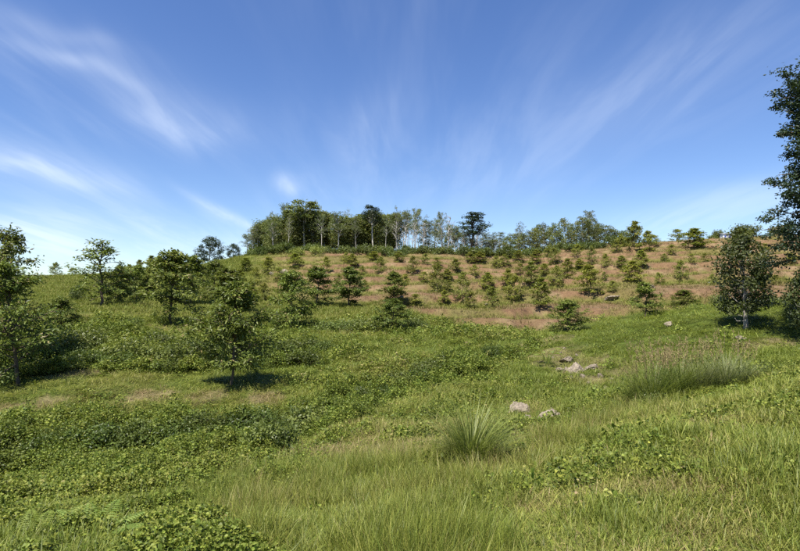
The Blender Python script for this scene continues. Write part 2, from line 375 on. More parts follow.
M = dict(
    ground=ground_material(), rock=rock_material(),
    durian=leaf_material('fruit_tree_leaves', (0.042, 0.068, 0.010), (0.215, 0.255, 0.046), tip=(0.24, 0.19, 0.08), trans=0.30, rough=0.48, spec=0.3),
    hilltree=leaf_material('hill_tree_leaves', (0.095, 0.120, 0.015), (0.350, 0.360, 0.060), tip=(0.34, 0.28, 0.09), trans=0.42, rough=0.45),
    broad=leaf_material('broad_dark_leaves', (0.026, 0.042, 0.012), (0.105, 0.130, 0.038), trans=0.25, rough=0.45, spec=0.35),
    forest=leaf_material('forest_leaves', (0.066, 0.088, 0.024), (0.230, 0.245, 0.075), tip=(0.27, 0.23, 0.10), trans=0.36, rough=0.55, spec=0.25, rand=0.38),
    thin=leaf_material('thin_grey_leaves', (0.070, 0.094, 0.030), (0.200, 0.225, 0.075), trans=0.30, rough=0.55),
    emergent=leaf_material('dark_crown_leaves', (0.012, 0.028, 0.014), (0.050, 0.078, 0.034), trans=0.15, rough=0.5),
    bush=leaf_material('bush_leaves', (0.050, 0.075, 0.014), (0.165, 0.195, 0.045), trans=0.32, rough=0.45),
    shrub=leaf_material('shrub_leaves', (0.028, 0.048, 0.008), (0.150, 0.195, 0.036), trans=0.28, rough=0.45, spec=0.3),
    pale=leaf_material('pale_bush_leaves', (0.16, 0.19, 0.03), (0.30, 0.32, 0.07), trans=0.32),
    grass=leaf_material('grass_blades', (0.066, 0.095, 0.011), (0.230, 0.275, 0.044), trans=0.36, rough=0.5, spec=0.3,
                        dry=((0.125, 0.145, 0.020), (0.33, 0.33, 0.075), (0.165, 0.105, 0.050), (0.37, 0.285, 0.145))),
    turf=leaf_material('hill_turf_blades', (0.070, 0.096, 0.012), (0.215, 0.250, 0.044), trans=0.32, rough=0.6, spec=0.2,
                       dry=((0.125, 0.130, 0.022), (0.29, 0.27, 0.075), (0.140, 0.090, 0.046), (0.275, 0.195, 0.102))),
    creeper=leaf_material('creeper_leaves', (0.030, 0.053, 0.006), (0.195, 0.250, 0.036), trans=0.34, rough=0.5, spec=0.25,
                          dry=((0.11, 0.14, 0.018), (0.31, 0.33, 0.06), (0.20, 0.13, 0.07), (0.38, 0.28, 0.16))),
    reed=leaf_material('tall_grass_blades', (0.085, 0.125, 0.022), (0.25, 0.29, 0.075), trans=0.35, rough=0.45),
    reedpale=leaf_material('pale_tall_grass_blades', (0.120, 0.150, 0.055), (0.260, 0.275, 0.120), trans=0.35, rough=0.5),
    plume=leaf_material('grass_seed_heads', (0.24, 0.165, 0.08), (0.42, 0.32, 0.17), trans=0.3, rough=0.8),
    fern=leaf_material('fern_pinnae', (0.10, 0.16, 0.025), (0.22, 0.28, 0.06), trans=0.35),
    drystem=leaf_material('dry_stem', (0.28, 0.22, 0.10), (0.42, 0.36, 0.20), trans=0.1),
    bark=bark_material('brown_bark', (0.050, 0.038, 0.026), (0.15, 0.115, 0.08)),
    barkgrey=bark_material('grey_bark', (0.15, 0.13, 0.11), (0.36, 0.33, 0.29), 3.0),
    barkpale=bark_material('pale_bark', (0.24, 0.22, 0.185), (0.52, 0.485, 0.43), 1.6),
    white=plain('white_painted_wall', (0.78, 0.78, 0.80)), tin=plain('grey_tin_roof', (0.45, 0.47, 0.52), 0.4), blue=plain('blue_shutter', (0.05, 0.08, 0.35)),
)

# ------------------------------------------------------------------ objects
def tag(o, label, cat, group=None, kind=None):
    if kind: o['kind'] = kind
    if label: o['label'] = label
    if cat: o['category'] = cat
    if group: o['group'] = group
    return o
def meshobj(name, me, m, parent=None):
    o = bpy.data.objects.new(name, me); C.objects.link(o); o.parent = parent
    if m is not None and not me.materials: me.materials.append(m)
    return o
def empty(name, loc, rz=0.0, scale=(1, 1, 1), tilt=(0, 0)):
    o = bpy.data.objects.new(name, None); C.objects.link(o); o.location = loc
    o.rotation_euler = (tilt[0], tilt[1], rz); o.scale = scale; o.empty_display_size = 0.3
    return o

# ------------------------------------------------------------------ the ground
def build_ground():
    th = np.concatenate([np.linspace(-180, -52, 46, endpoint=False), np.linspace(-52, 52, 560, endpoint=False), np.linspace(52, 180, 46, endpoint=False)]) * math.pi / 180
    r = np.concatenate([[0.05], np.geomspace(0.4, 40, 210, endpoint=False), np.linspace(40, 160, 235, endpoint=False), np.geomspace(160, 2800, 40)])
    TH, RR = np.meshgrid(th, r)
    X, Y = RR * np.sin(TH), RR * np.cos(TH); Z = ground_z(X, Y)
    nr, nt = X.shape
    V = np.stack([X, Y, Z], -1).reshape(-1, 3)
    k = np.arange(nr - 1)[:, None] * nt; j = np.arange(nt)[None]; j2 = (j + 1) % nt
    F = np.stack([k + j, k + nt + j, k + nt + j2, k + j2], -1).reshape(-1, 4)[:, ::-1]
    me = quad_mesh('ground', V, F, col=ground_colour(X.ravel(), Y.ravel(), Z.ravel()), smooth=True)
    o = meshobj('ground', me, M['ground']); o['kind'] = 'structure'
    if me.polygons[nt * 5].normal.z < 0: me.flip_normals()
build_ground()

# ------------------------------------------------------------------ tree builders (prototypes: name, mesh, material per part)
def curve(p0, d0, L, n, droop, rng, wob=0.08):
    pts = [np.array(p0, float)]; d = norm(np.array(d0, float))
    for k in range(n):
        pts.append(pts[-1] + d * L / n); d = norm(d + np.array([0, 0, -droop]) + rng.normal(size=3) * wob)
    return np.array(pts)
def fruit_tree(seed, H=4.0, Rw=1.35, t0=0.17, nb=40, twigs=7, per=20, leaf=0.15, sparse=1.0, full=0.36):
    """young orchard tree: straight stem, tiers of drooping branches with small hanging leaves"""
    rng = np.random.default_rng(seed); tr, br, lf = Q(), Q(), Q()
    n = 12; tz = np.linspace(0, 1, n); wob = np.cumsum(rng.normal(size=(n, 2)) * 0.006 * H, 0); wob -= wob[0]
    stem = np.stack([wob[:, 0], wob[:, 1], tz * H], 1)
    tr.tube(stem, 0.0095 * H * (1 - tz) ** 0.8 + 0.0015 * H, 7)
    az = rng.uniform(0, 6.28)
    for k in range(nb):
        t = t0 + (0.98 - t0) * ((k + rng.uniform(0, 1)) / nb); az += 2.4 + rng.normal() * 0.35
        env = (0.60 + 0.40 * min(1, (t - t0) / 0.16)) * (max(0.0, 1 - ((t - full) / (1.06 - full)) ** 1.35) ** 0.80 if t > full else 1.0)
        L = Rw * env * rng.uniform(0.74, 1.12)
        p = np.array([np.interp(t, tz, stem[:, i]) for i in range(3)]); el = R(12 + 48 * t + rng.normal() * 26)
        d = np.array([math.cos(az) * math.cos(el), math.sin(az) * math.cos(el), math.sin(el)])
        c = curve(p, d, L, 5, 0.06, rng, 0.14); br.tube(c, np.linspace(0.0058, 0.0018, 6) * H, 4)
        for q in range(twigs):
            f = 0.22 + 0.78 * (q + rng.uniform(0, 1)) / twigs
            if rng.uniform() > sparse: continue
            i = f * 5; a = int(min(i, 4)); pp = c[a] + (c[a + 1] - c[a]) * (i - a); dd = norm(c[a + 1] - c[a])
            sd_ = norm(np.cross(dd, [0, 0, 1.0])) * (1 if q % 2 else -1)
            l2 = L * rng.uniform(0.28, 0.50) * (1.15 - 0.55 * f)
            tw = curve(pp, dd * 0.75 + sd_ * rng.uniform(0.2, 1.0) + np.array([0, 0, rng.normal() * 0.55]), l2, 3, 0.12, rng)
            if q % 2: br.tube(tw, np.linspace(0.0022, 0.0010, 4) * H, 3)
            m = max(4, int(per * rng.uniform(0.7, 1.3))); u = rng.uniform(0.05, 1.05, m) * 3; ui = np.minimum(u.astype(int), 2)
            P = tw[ui] + (tw[ui + 1] - tw[ui]) * (u - ui)[:, None] + rng.normal(size=(m, 3)) * 0.075 * H / 4
            D = norm(tw[-1] - tw[0]) * 0.7 + rng.normal(size=(m, 3)) * 0.7 + np.array([0, 0, -0.45])
            Nn = np.array([0, 0, 0.7]) + norm(P - [0, 0, t * H * 0.85]) * 0.7 + rng.normal(size=(m, 3)) * 0.6
            vv = np.clip(rng.normal(0.42 + 0.10 * t + rng.normal() * 0.14, 0.22, m), 0, 1)
            lf.leaves(P, D, Nn, leaf * rng.uniform(0.7, 1.25, m), leaf * 0.42, vv)
    return dict(H=H, parts=[('trunk', tr.mesh('trunk'), 'bark'), ('branches', br.mesh('branches'), 'bark'), ('crown', lf.mesh('crown'), 'durian')])

def clump_leaves(lf, rng, c, rad, n, leaf, hue=0.0, flat=0.75, wide=0.6, up=0.5):
    d = rdir(rng, n); rr_ = rng.uniform(0.15, 1, n) ** 0.45
    P = c + d * rr_[:, None] * rad * np.array([1, 1, flat]) * (1 + 0.25 * rng.normal(size=(n, 1)))
    Nn = d * 0.7 + np.array([0, 0, up]) + rng.normal(size=(n, 3)) * 0.5
    D = rdir(rng, n) + d * 0.6 + np.array([0, 0, -0.2])
    lf.leaves(P, D, Nn, leaf * rng.uniform(0.7, 1.3, n), leaf * wide, np.clip(rng.normal(0.45 + hue, 0.2, n), 0, 1))

def clump_tree(seed, H, bole, Rw, nclump, per, leaf, crad, bark='barkgrey', leafmat='forest', shape='round', trunk_r=0.012, flat=0.75, top=1.0, lean=0.02, limb=0.12):
    """forest tree: clear bole, limbs running out to leaf clumps"""
    rng = np.random.default_rng(seed); tr, br, lf = Q(), Q(), Q()
    n = 10; tz = np.linspace(0, 1, n); wob = np.cumsum(rng.normal(size=(n, 2)) * lean * H * 0.4, 0); wob -= wob[0]
    stem = np.stack([wob[:, 0], wob[:, 1], tz * H * 0.92], 1)
    tr.tube(stem, trunk_r * H * (1.0 - 0.8 * tz) * (1 + 0.5 * np.exp(-tz * 14)), 8)
    for k in range(nclump):
        t = (k + rng.uniform(0, 1)) / nclump; az = k * 2.4 + rng.normal() * 0.5
        if shape == 'round': env = math.sqrt(max(0.05, 1 - (2 * t - 0.85) ** 2 * 0.85))
        elif shape == 'umbrella': env = 0.35 + 0.75 * t ** 0.5 * (1.25 - t)
        elif shape == 'column': env = 0.75 - 0.35 * abs(2 * t - 0.8)
        elif shape == 'cone': env = 1.05 - 0.92 * t
        z = H * (bole + (0.97 - bole) * t); rr_ = Rw * env * rng.uniform(0.25, 1.0) ** 0.6
        cl = crad * rng.uniform(0.65, 1.3)
        c = np.array([math.cos(az) * rr_, math.sin(az) * rr_, z - cl * 0.3])
        sx = np.array([np.interp(z * 0.92 / H - limb, tz, stem[:, i]) for i in range(3)])
        mid = (sx + c) / 2 + np.array([0, 0, -0.06 * H * rng.uniform(0, 1)]) + rng.normal(size=3) * 0.01 * H
        br.tube(np.array([sx, mid, c]), np.array([0.0055, 0.0035, 0.0015]) * H, 4)
        clump_leaves(lf, rng, c, cl, int(per * rng.uniform(0.7, 1.3)), leaf, hue=rng.normal() * 0.13, flat=flat)
    return dict(H=H * top, parts=[('trunk', tr.mesh('trunk', True), bark), ('branches', br.mesh('branches'), bark), ('crown', lf.mesh('crown'), leafmat)])

def thin_tree(seed, H, nlimb, leafn, leaf, bark='barkpale', leafmat='thin', spread=0.22, bole=0.42):
    """pale, nearly bare forest tree: forking limbs and a scatter of leaves at the tips"""
    rng = np.random.default_rng(seed); tr, br, lf = Q(), Q(), Q()
    n = 10; tz = np.linspace(0, 1, n); wob = np.cumsum(rng.normal(size=(n, 2)) * 0.008 * H, 0); wob -= wob[0]
    stem = np.stack([wob[:, 0], wob[:, 1], tz * H * 0.95], 1); tr.tube(stem, 0.0135 * H * (1 - 0.85 * tz) * 0.95, 7)
    for k in range(nlimb):
        t = bole + (0.98 - bole) * (k + rng.uniform(0, 1)) / nlimb; az = k * 2.4 + rng.normal() * 0.4
        p = np.array([np.interp(t, tz, stem[:, i]) for i in range(3)]); L = spread * H * (1.15 - 0.7 * (t - bole)) * rng.uniform(0.6, 1.2); el = R(rng.uniform(35, 62))
        c = curve(p, [math.cos(az) * math.cos(el), math.sin(az) * math.cos(el), math.sin(el)], L, 4, -0.05, rng, 0.13)
        br.tube(c, np.linspace(0.0055, 0.0018, 5) * H, 4)
        for q in range(5):
            a = rng.integers(1, 5); d2 = norm(c[a] - c[a - 1] + rng.normal(size=3) * 0.7 + [0, 0, 0.25])
            tw = curve(c[a], d2, L * rng.uniform(0.25, 0.5), 3, 0.0, rng, 0.15); br.tube(tw, np.linspace(0.0024, 0.0010, 4) * H, 3)
            if leafn: clump_leaves(lf, rng, tw[-1], 0.04 * H, int(leafn * rng.uniform(0.3, 1.6)), leaf, hue=rng.normal() * 0.1)
    parts = [('trunk', tr.mesh('trunk', True), bark), ('branches', br.mesh('branches'), bark)]
    if leafn: parts.append(('crown', lf.mesh('crown'), leafmat))
    return dict(H=H, parts=parts)

def bush(seed, Rw=0.9, H=1.1, nclump=14, per=45, leaf=0.14, leafmat='bush'):
    rng = np.random.default_rng(seed); br, lf = Q(), Q()
    for k in range(nclump):
        az = k * 2.4 + rng.normal() * 0.4; rr_ = Rw * math.sqrt((k + 0.5) / nclump) * 0.8; z = H * rng.uniform(0.25, 0.85) * (1.1 - 0.5 * rr_ / Rw)
        c = np.array([math.cos(az) * rr_, math.sin(az) * rr_, z])
        br.tube(np.array([[0, 0, -0.08], c * [0.55, 0.55, 0.5], c]), np.array([0.02, 0.013, 0.005]) * H, 4)
        clump_leaves(lf, rng, c, 0.33 * Rw * rng.uniform(0.7, 1.3), int(per * rng.uniform(0.7, 1.3)), leaf, hue=rng.normal() * 0.14, flat=0.8)
    return dict(H=H, parts=[('stems', br.mesh('stems'), 'bark'), ('foliage', lf.mesh('foliage'), leafmat)])

def layered_tree(seed, H=13.0):
    """tall tree with separate flat tiers of dark foliage"""
    rng = np.random.default_rng(seed); tr, br, lf = Q(), Q(), Q()
    tz = np.linspace(0, 1, 10); stem = np.stack([0.01 * H * np.sin(tz * 3), 0.006 * H * np.sin(tz * 5), tz * H], 1); tr.tube(stem, 0.014 * H * (1 - 0.85 * tz), 8)
    for k in range(22):
        t = 0.31 + 0.67 * k / 21 + rng.normal() * 0.012; nbr = 5
        for b in range(nbr):
            az = k * 1.1 + b * 6.283 / nbr + rng.normal() * 0.25
            L = (1.9 - 0.9 * t ** 2) * rng.uniform(0.40, 1.15); p = np.array([0, 0, t * H])
            c = curve(p, [math.cos(az), math.sin(az), 0.28 + rng.normal() * 0.2], L, 4, 0.05, rng, 0.12); br.tube(c, np.linspace(0.035, 0.01, 5), 4)
            for q in range(4):
                if rng.uniform() < 0.15: continue
                clump_leaves(lf, rng, c[1 + q] + rng.normal(size=3) * 0.16, 0.34 * rng.uniform(0.5, 1.4), 80, 0.12, hue=rng.normal() * 0.12, flat=0.6)
    return dict(H=H, parts=[('trunk', tr.mesh('trunk', True), 'barkgrey'), ('branches', br.mesh('branches'), 'bark'), ('crown', lf.mesh('crown'), 'emergent')])

def plant(name, proto, loc, height, label, cat, group=None, width=1.0, rz=None, tilt=(0, 0), sink=0.06, matswap=None):
    """a thing of its own: an Empty at its base with a copy of each part of the prototype"""
    s = height / proto['H']; root = empty(name, (loc[0], loc[1], loc[2] - sink), 0 if rz is None else rz, (s * width, s * width, s), tilt)
    tag(root, label, cat, group)
    for (pn, me, mt) in proto['parts']:
        if not me.materials: me.materials.append(M[(matswap or {}).get(mt, mt)])
        o = bpy.data.objects.new(pn, me); C.objects.link(o); o.parent = root
        if pn == 'seed_heads': o['kind'] = 'stuff'
    return root
def retex(proto, swap):
    """the same build with other materials (own mesh data)"""
    return dict(H=proto['H'], parts=[(n, me.copy(), swap.get(m, m)) for (n, me, m) in proto['parts']])

# ------------------------------------------------------------------ orchard trees
ORD = ['', 'first', 'second', 'third', 'fourth', 'fifth', 'sixth', 'seventh', 'eighth', 'ninth', 'tenth', 'eleventh', 'twelfth', 'thirteenth', 'fourteenth', 'fifteenth', 'sixteenth', 'seventeenth', 'eighteenth', 'nineteenth', 'twentieth'] + ['%s-%s' % (a, b) for a in ('twenty', 'thirty', 'forty', 'fifty', 'sixty') for b in ('first', 'second', 'third', 'fourth', 'fifth', 'sixth', 'seventh', 'eighth', 'ninth', 'last')]
rng = np.random.default_rng(2024)
NEAR = [fruit_tree(11, 4.4, 1.45, nb=40, twigs=7, per=19, leaf=0.125), fruit_tree(12, 3.6, 1.40, t0=0.20, nb=42, twigs=8, per=26, leaf=0.135, full=0.45),
        fruit_tree(13, 5.2, 1.70, nb=42, twigs=7, per=18, leaf=0.14)]
MID = [fruit_tree(21, 4.4, 1.35, t0=0.22, nb=34, twigs=6, per=24, leaf=0.17), fruit_tree(22, 5.0, 1.45, t0=0.15, nb=36, twigs=6, per=13, leaf=0.18, sparse=0.62),
       fruit_tree(23, 4.0, 1.50, t0=0.12, nb=34, twigs=7, per=24, leaf=0.17, full=0.45), fruit_tree(24, 4.2, 1.15, t0=0.16, nb=36, twigs=7, per=22, leaf=0.165)]
_far = [fruit_tree(30 + k, 3.2, (1.05, 1.25, 0.95, 1.4)[k], t0=(0.05, 0.04, 0.08, 0.06)[k], nb=36, twigs=6, per=11, leaf=0.19, full=(0.3, 0.42, 0.3, 0.45)[k]) for k in range(4)]
FAR = [retex(p, {'durian': 'hilltree'}) for p in _far]
def pix_plant(name, proto, px, py, top, wpx, label, cat='tree', group=None, Y=None, matswap=None, rz=None, tilt=(0, 0), clear=0.9):
    p = on_ground(px, Y) if Y else at(px, py)
    h = (py - top) / FPX * p[1]; ww = wpx / FPX * p[1]
    co = np.empty(len(proto['parts'][-1][1].vertices) * 3, np.float32); proto['parts'][-1][1].vertices.foreach_get('co', co); co = co.reshape(-1, 3)
    nat = np.percentile(np.abs(co[:, 0]), 97) * 2 * h / proto['H']
    return plant(name, proto, p, h, label, cat, group, width=ww / nat, rz=rng.uniform(0, 6.28) if rz is None else rz, matswap=matswap, tilt=tilt if tilt != (0, 0) else tuple(rng.normal(size=2) * 0.035))
G1 = 'orchard trees on the green slope'
near_list = [
    (0, 19, 386, 268, 84, 'leafy young orchard tree with leaning dark stem, nearest the left edge', (0.0, 0.07)),
    (2, -8, 368, 233, 74, 'tall dark orchard tree cut off by the left edge of the picture', (0, 0)),
    (1, 231, 386, 290, 78, 'rounded orchard tree with dark shadow at its foot, alone on the green bench', (0, 0)),
]
for (k, px, py, top, wpx, lab, tl) in near_list: pix_plant('orchard_tree', NEAR[k], px, py, top, wpx, lab, group=G1, tilt=tl)
mid_list = [
    (0, 171, 323, 253, 54, 'orchard tree with clear dark trunk behind the bank of creepers'),
    (1, 101, 306, 243, 50, 'tall airy orchard tree standing against the sky on left slope'),
    (2, 121, 304, 267, 36, 'low round orchard tree touching the right side of the airy one'),
    (0, 137, 301, 266, 26, 'small orchard tree half hidden right of the low round one'),
    (3, 190, 304, 257, 34, 'orchard tree just right of the clear-trunked tree, partly behind it'),
    (2, 213, 300, 262, 32, 'bushy orchard tree below the dark round skyline tree'),
    (3, 153, 298, 262, 26, 'slim orchard tree just left of the clear-trunked tree'),
    (0, 228, 313, 270, 42, 'bushy orchard tree rising above the rounded tree on the bench'),
    (2, 290, 329, 273, 44, 'full conical orchard tree at the foot of the terraces'),
    (0, 316, 306, 268, 34, 'greyish open orchard tree right of the full conical one'),
    (3, 349, 306, 268, 32, 'pointed orchard tree between the greyish tree and the terraces'),
    (3, 395, 303, 272, 24, 'narrow upright orchard tree above the round bush'),
    (2, 393, 331, 300, 38, 'dense low orchard tree at lower edge of the terraces'),
    (2, 567, 332, 301, 38, 'squat bright orchard tree on the crest of the grassy mound'),
    (0, 645, 318, 283, 27, 'orchard tree with a bare stem on the mound crest, small dark shadow'),
    (2, 683, 307, 290, 26, 'low wide orchard shrub right of the bare-stemmed mound tree'),
    (2, 60, 330, 298, 34, 'leafy orchard sapling behind the leaning left tree'),
]
for (k, px, py, top, wpx, lab) in mid_list: pix_plant('orchard_tree', MID[k], px, py, top, wpx, lab, group=G1)
hill = [   # px, base row, top row, width
    (238, 288, 270, 16), (255, 284, 268, 14), (264, 301, 284, 18), (250, 304, 287, 18), (246, 272, 258, 14), (268, 272, 257, 15), (279, 282, 268, 13),
    (296, 268, 254, 18), (327, 271, 257, 11), (352, 266, 254, 12), (380, 273, 258, 15), (374, 262, 251, 12), (412, 273, 257, 13), (437, 294, 265, 20), (415, 306, 294, 15), (445, 305, 290, 12),
    (462, 299, 274, 19), (457, 273, 259, 14), (487, 289, 273, 14), (492, 308, 287, 17), (470, 309, 292, 14), (515, 302, 276, 22), (508, 288, 269, 15), (531, 285, 263, 17), (541, 307, 278, 20), (425, 264, 254, 10),
    (556, 285, 267, 17), (568, 278, 259, 14), (592, 292, 265, 27), (592, 265, 247, 12), (606, 266, 254, 9), (632, 282, 261, 20), (641, 267, 251, 14), (555, 264, 249, 14), (681, 278, 261, 15), (692, 263, 254, 9),
    (650, 250, 231, 16), (694, 248, 229, 24), (634, 250, 222, 17), (677, 240, 228, 15), (480, 262, 252, 12), (505, 266, 255, 13), (536, 262, 250, 12), (617, 252, 240, 11), (665, 262, 254, 9), (340, 285, 275, 10), (365, 290, 280, 10), (604, 281, 272, 8), (577, 256, 245, 12),
    (310, 281, 272, 10), (345, 262, 253, 10), (362, 275, 266, 9), (398, 262, 252, 11), (405, 285, 274, 11), (424, 283, 272, 12), (447, 281, 270, 11), (437, 268, 258, 11), (475, 276, 265, 11), (470, 262, 252, 11),
    (520, 275, 264, 11), (545, 275, 264, 11), (497, 268, 257, 11), (518, 262, 251, 12), (548, 257, 247, 11), (580, 270, 259, 11), (622, 268, 256, 11), (613, 292, 281, 11), (660, 285, 273, 11), (672, 255, 245, 10), (655, 246, 236, 11), (622, 247, 236, 12), (705, 262, 253, 9), (712, 285, 274, 10), (640, 296, 286, 9), (700, 246, 238, 9), (765, 252, 244, 9), (776, 285, 275, 11), (790, 262, 253, 10), (450, 290, 280, 9),
]
rows = {}
for t in hill:
    b = t[1]; band = 'lowest row of the terraces' if b >= 297 else 'lower middle terraces' if b >= 280 else 'upper middle terraces' if b >= 265 else 'topmost terraces under the skyline'
    if t[0] < 285: band = 'green dome slope left of the terraces'
    rows.setdefault(band, []).append(t)
for band, lst in rows.items():
    for i, (px, py, top, wpx) in enumerate(sorted(lst)):
        k = (px * 7 + py) % 4; size = 'small' if py - top < 17 else 'larger'
        if top == 222: k = 2
        pix_plant('orchard_tree', FAR[k], px, py, top, wpx * 0.98, '%s bushy orchard tree, %s from left on the %s' % (size, ORD[i + 1], band), group='orchard trees on the terraces')
DOME = bush(230, 1.5, 1.8, 26, 70, 0.22)
# ridge-top trees on the right
for (px, Y, h_px, wpx, lab) in ((746, 128, 15, 26, 'round-headed tree on the right skyline behind the dense dark tree'), (782, 128, 13, 20, 'low domed tree alone on the right skyline'),
                                (714, 130, 6, 10, 'tiny bush on the skyline left of the white hut'), (720, 132, 10, 10, 'small dark tree hugging the white hut on its left'), (736, 131, 8, 6, 'small tree just right of the white hut'),
                                (55, 138, 12, 13, 'lone round tree on the far left skyline'), (71, 138, 8, 11, 'small tree right of the lone left skyline tree'), (140, 138, 11, 10, 'skyline tree above the low round orchard tree'), (150, 138, 13, 12, 'taller skyline tree left of the clear-trunked tree'), (128, 138, 8, 10, 'smallest skyline tree right of the airy orchard tree'),
                                (160, 136, 13, 13, 'skyline tree peeping over the clear-trunked tree'), (176, 134, 13, 14, 'skyline tree right above the clear-trunked tree')):
    p = on_ground(px, Y); py = HORIZ - (p[2] - EYE) / Y * FPX
    pix_plant('skyline_tree', DOME if px > 700 else FAR[(px * 3) % 4], px, py, py - h_px * 1.15, wpx, lab, group='trees along the skyline', Y=Y)

# dense dark tree and tall layered tree on the right
DENSE = clump_tree(71, 5.2, 0.24, 1.25, 46, 120, 0.16, 0.50, bark='barkgrey', leafmat='broad', shape='round', trunk_r=0.017, lean=0.012)
pix_plant('broadleaf_tree', DENSE, 746, 329, 231, 50, 'dense dark oval tree with pale trunk on the right grassy slope', tilt=(0.001, 0.01))
DENSE2 = clump_tree(72, 3.8, 0.28, 0.8, 26, 120, 0.15, 0.42, bark='barkgrey', leafmat='broad', shape='round', trunk_r=0.017, lean=0.012)
pix_plant('broadleaf_tree', DENSE2, 806, 341, 268, 27, 'narrow dark tree at the right edge below the tall tiered tree', tilt=(0.001, 0.0))
LAY = layered_tree(73, 13.0)
pix_plant('tiered_tree', LAY, 821, 338, 66, 76, 'tall tree with flat dark tiers at the right edge against the sky', rz=0.4, tilt=(0.001, 0.0))

# ------------------------------------------------------------------ forest on the ridge
FD = [clump_tree(100 + k, 12, 0.18, (2.6, 2.2, 3.0, 2.4, 2.0)[k], 48, 110, 0.34, 1.05, leafmat='forest', shape=('round', 'column', 'round', 'column', 'cone')[k]) for k in range(5)]
FT = [thin_tree(120 + k, 13, 14, (26, 18, 34, 15)[k], 0.26, spread=0.20) for k in range(4)]
FB = [thin_tree(130 + k, 13, 18, 0, 0.3, spread=0.17, bole=0.35) for k in range(2)]
FE = [clump_tree(140, 14, 0.66, 2.5, 13, 130, 0.34, 0.85, bark='barkpale', leafmat='emergent', shape='umbrella', trunk_r=0.011, flat=0.6, lean=0.003, limb=0.04),
      clump_tree(141, 14, 0.45, 2.2, 18, 120, 0.34, 0.85, bark='bark', leafmat='emergent', shape='column', trunk_r=0.011, flat=0.65),
      clump_tree(142, 14, 0.68, 3.0, 16, 120, 0.36, 0.80, bark='barkpale', leafmat='forest', shape='umbrella', trunk_r=0.012, flat=0.5, lean=0.003, limb=0.04)]
FM = [clump_tree(150 + k, 9, 0.22, (1.7, 2.0, 1.5)[k], 22, 70, 0.32, 0.75, leafmat='forest', shape='round') for k in range(3)]
G2 = 'trees of the ridge forest'
def forest(name, proto, px, Y, top, wpx, lab, group=G2):
    p = on_ground(px, Y); py = HORIZ - (p[2] - EYE) / Y * FPX
    pix_plant(name, proto, px, py, top, wpx, lab, group=group, Y=Y)
forest('emergent_tree', FE[2], 304, 134, 199, 30, 'tallest forest tree, palm-like spreading crown on a pale bole')
forest('emergent_tree', FE[0], 373, 132, 204, 23, 'umbrella-crowned forest tree on a straight white bole')
forest('emergent_tree', FE[1], 471, 134, 210, 27, 'dark clumped tree standing high among the bare pale trunks')
FR = clump_tree(143, 9, 0.16, 3.2, 34, 120, 0.34, 0.95, bark='bark', leafmat='emergent', shape='round')
forest('emergent_tree', FR, 209, 150, 236, 26, 'dark round-headed tree on the left skyline beside the dome')
forest('emergent_tree', FR, 233, 150, 243, 14, 'small dark tree peeping over the dome, right of the round-headed one')
forest('pale_tree', FT[2], 338, 130, 214, 22, 'pale-trunked tree in front of the dense forest between the two tallest')
fr = np.random.default_rng(77)
tops_x = [245, 255, 265, 280, 295, 310, 325, 340, 355, 372, 385, 395, 410, 422, 432, 442, 452, 465, 480, 497, 515, 530, 545, 560, 575, 590, 605, 620, 630]
tops_y = [236, 224, 215, 210, 207, 207, 209, 211, 209, 211, 210, 207, 209, 212, 220, 214, 213, 219, 224, 229, 231, 225, 223, 220, 217, 218, 221, 226, 229]
dense, thin, bare, small, mixed, blue = [], [], [], [], [], []
for px in np.arange(258, 398, 7.2): dense.append((px + fr.normal() * 1.2, fr.choice([136, 141, 147]), fr.uniform(-1, 9)))
for px in (272, 287, 321, 356, 386): thin.append((px, 132, fr.uniform(3, 9)))
for px in np.arange(247, 262, 5): thin.append((px, 137, fr.uniform(0, 4)))
for px in np.arange(266, 395, 26): thin.append((px + fr.normal() * 3, 150, fr.uniform(-4, 3)))
for k_, px in enumerate((397, 405, 412, 421)): bare.append((px + 0.8, 131 + k_ % 3, fr.uniform(2, 14)))
for px in np.arange(393, 436, 3.3): thin.append((px + fr.normal(), fr.choice([134, 140, 146]), fr.uniform(-2, 9)))
for px in np.arange(436, 505, 3.8): (bare if fr.uniform() < 0.3 else thin).append((px + fr.normal(), fr.choice([134, 141]), fr.uniform(-2, 14)))
for px in np.arange(428, 515, 7.5): small.append((px + fr.normal() * 1.5, fr.choice([136, 143]), fr.uniform(14, 24) if px < 436 else fr.uniform(10, 20)))
for px in np.arange(506, 540, 6): mixed.append((px + fr.normal(), fr.choice([134, 140]), fr.uniform(-1, 6)))
for px in np.arange(538, 600, 5.6): mixed.append((px + fr.normal(), fr.choice([133, 138, 143]), fr.uniform(-3, 8)))
for px in np.arange(600, 632, 7.5): blue.append((px + fr.normal(), 140, fr.uniform(0, 5)))
thin.append((590, 140, -7)); thin.append((519, 138, -5))
def stand(name, protos, lst, wid, fmt):
    for i, (px, Y, dt) in enumerate(sorted(lst)):
        forest(name, protos[i % len(protos)], px, float(Y), float(np.interp(px, tops_x, tops_y) + dt), wid * fr.uniform(0.8, 1.25), fmt % ORD[i + 1])
stand('forest_tree', FD, dense, 23, 'dense dark green forest tree on the ridge, %s from left of the closed stand')
stand('pale_tree', FT, thin, 13, 'thin-leaved pale-trunked ridge tree, %s from left of its kind')
stand('bare_tree', FB, bare, 13, 'leafless whitish tree against the sky, %s from left of the bare ones')
stand('understorey_tree', FM, small, 13, 'short dark tree under the pale trunks, %s from left')
stand('forest_tree', FM, mixed, 15, 'rounded dark tree right of the bare trunks, %s from left')
stand('forest_tree', FM, blue, 17, 'broad tree at the right end of the forest, %s from left')
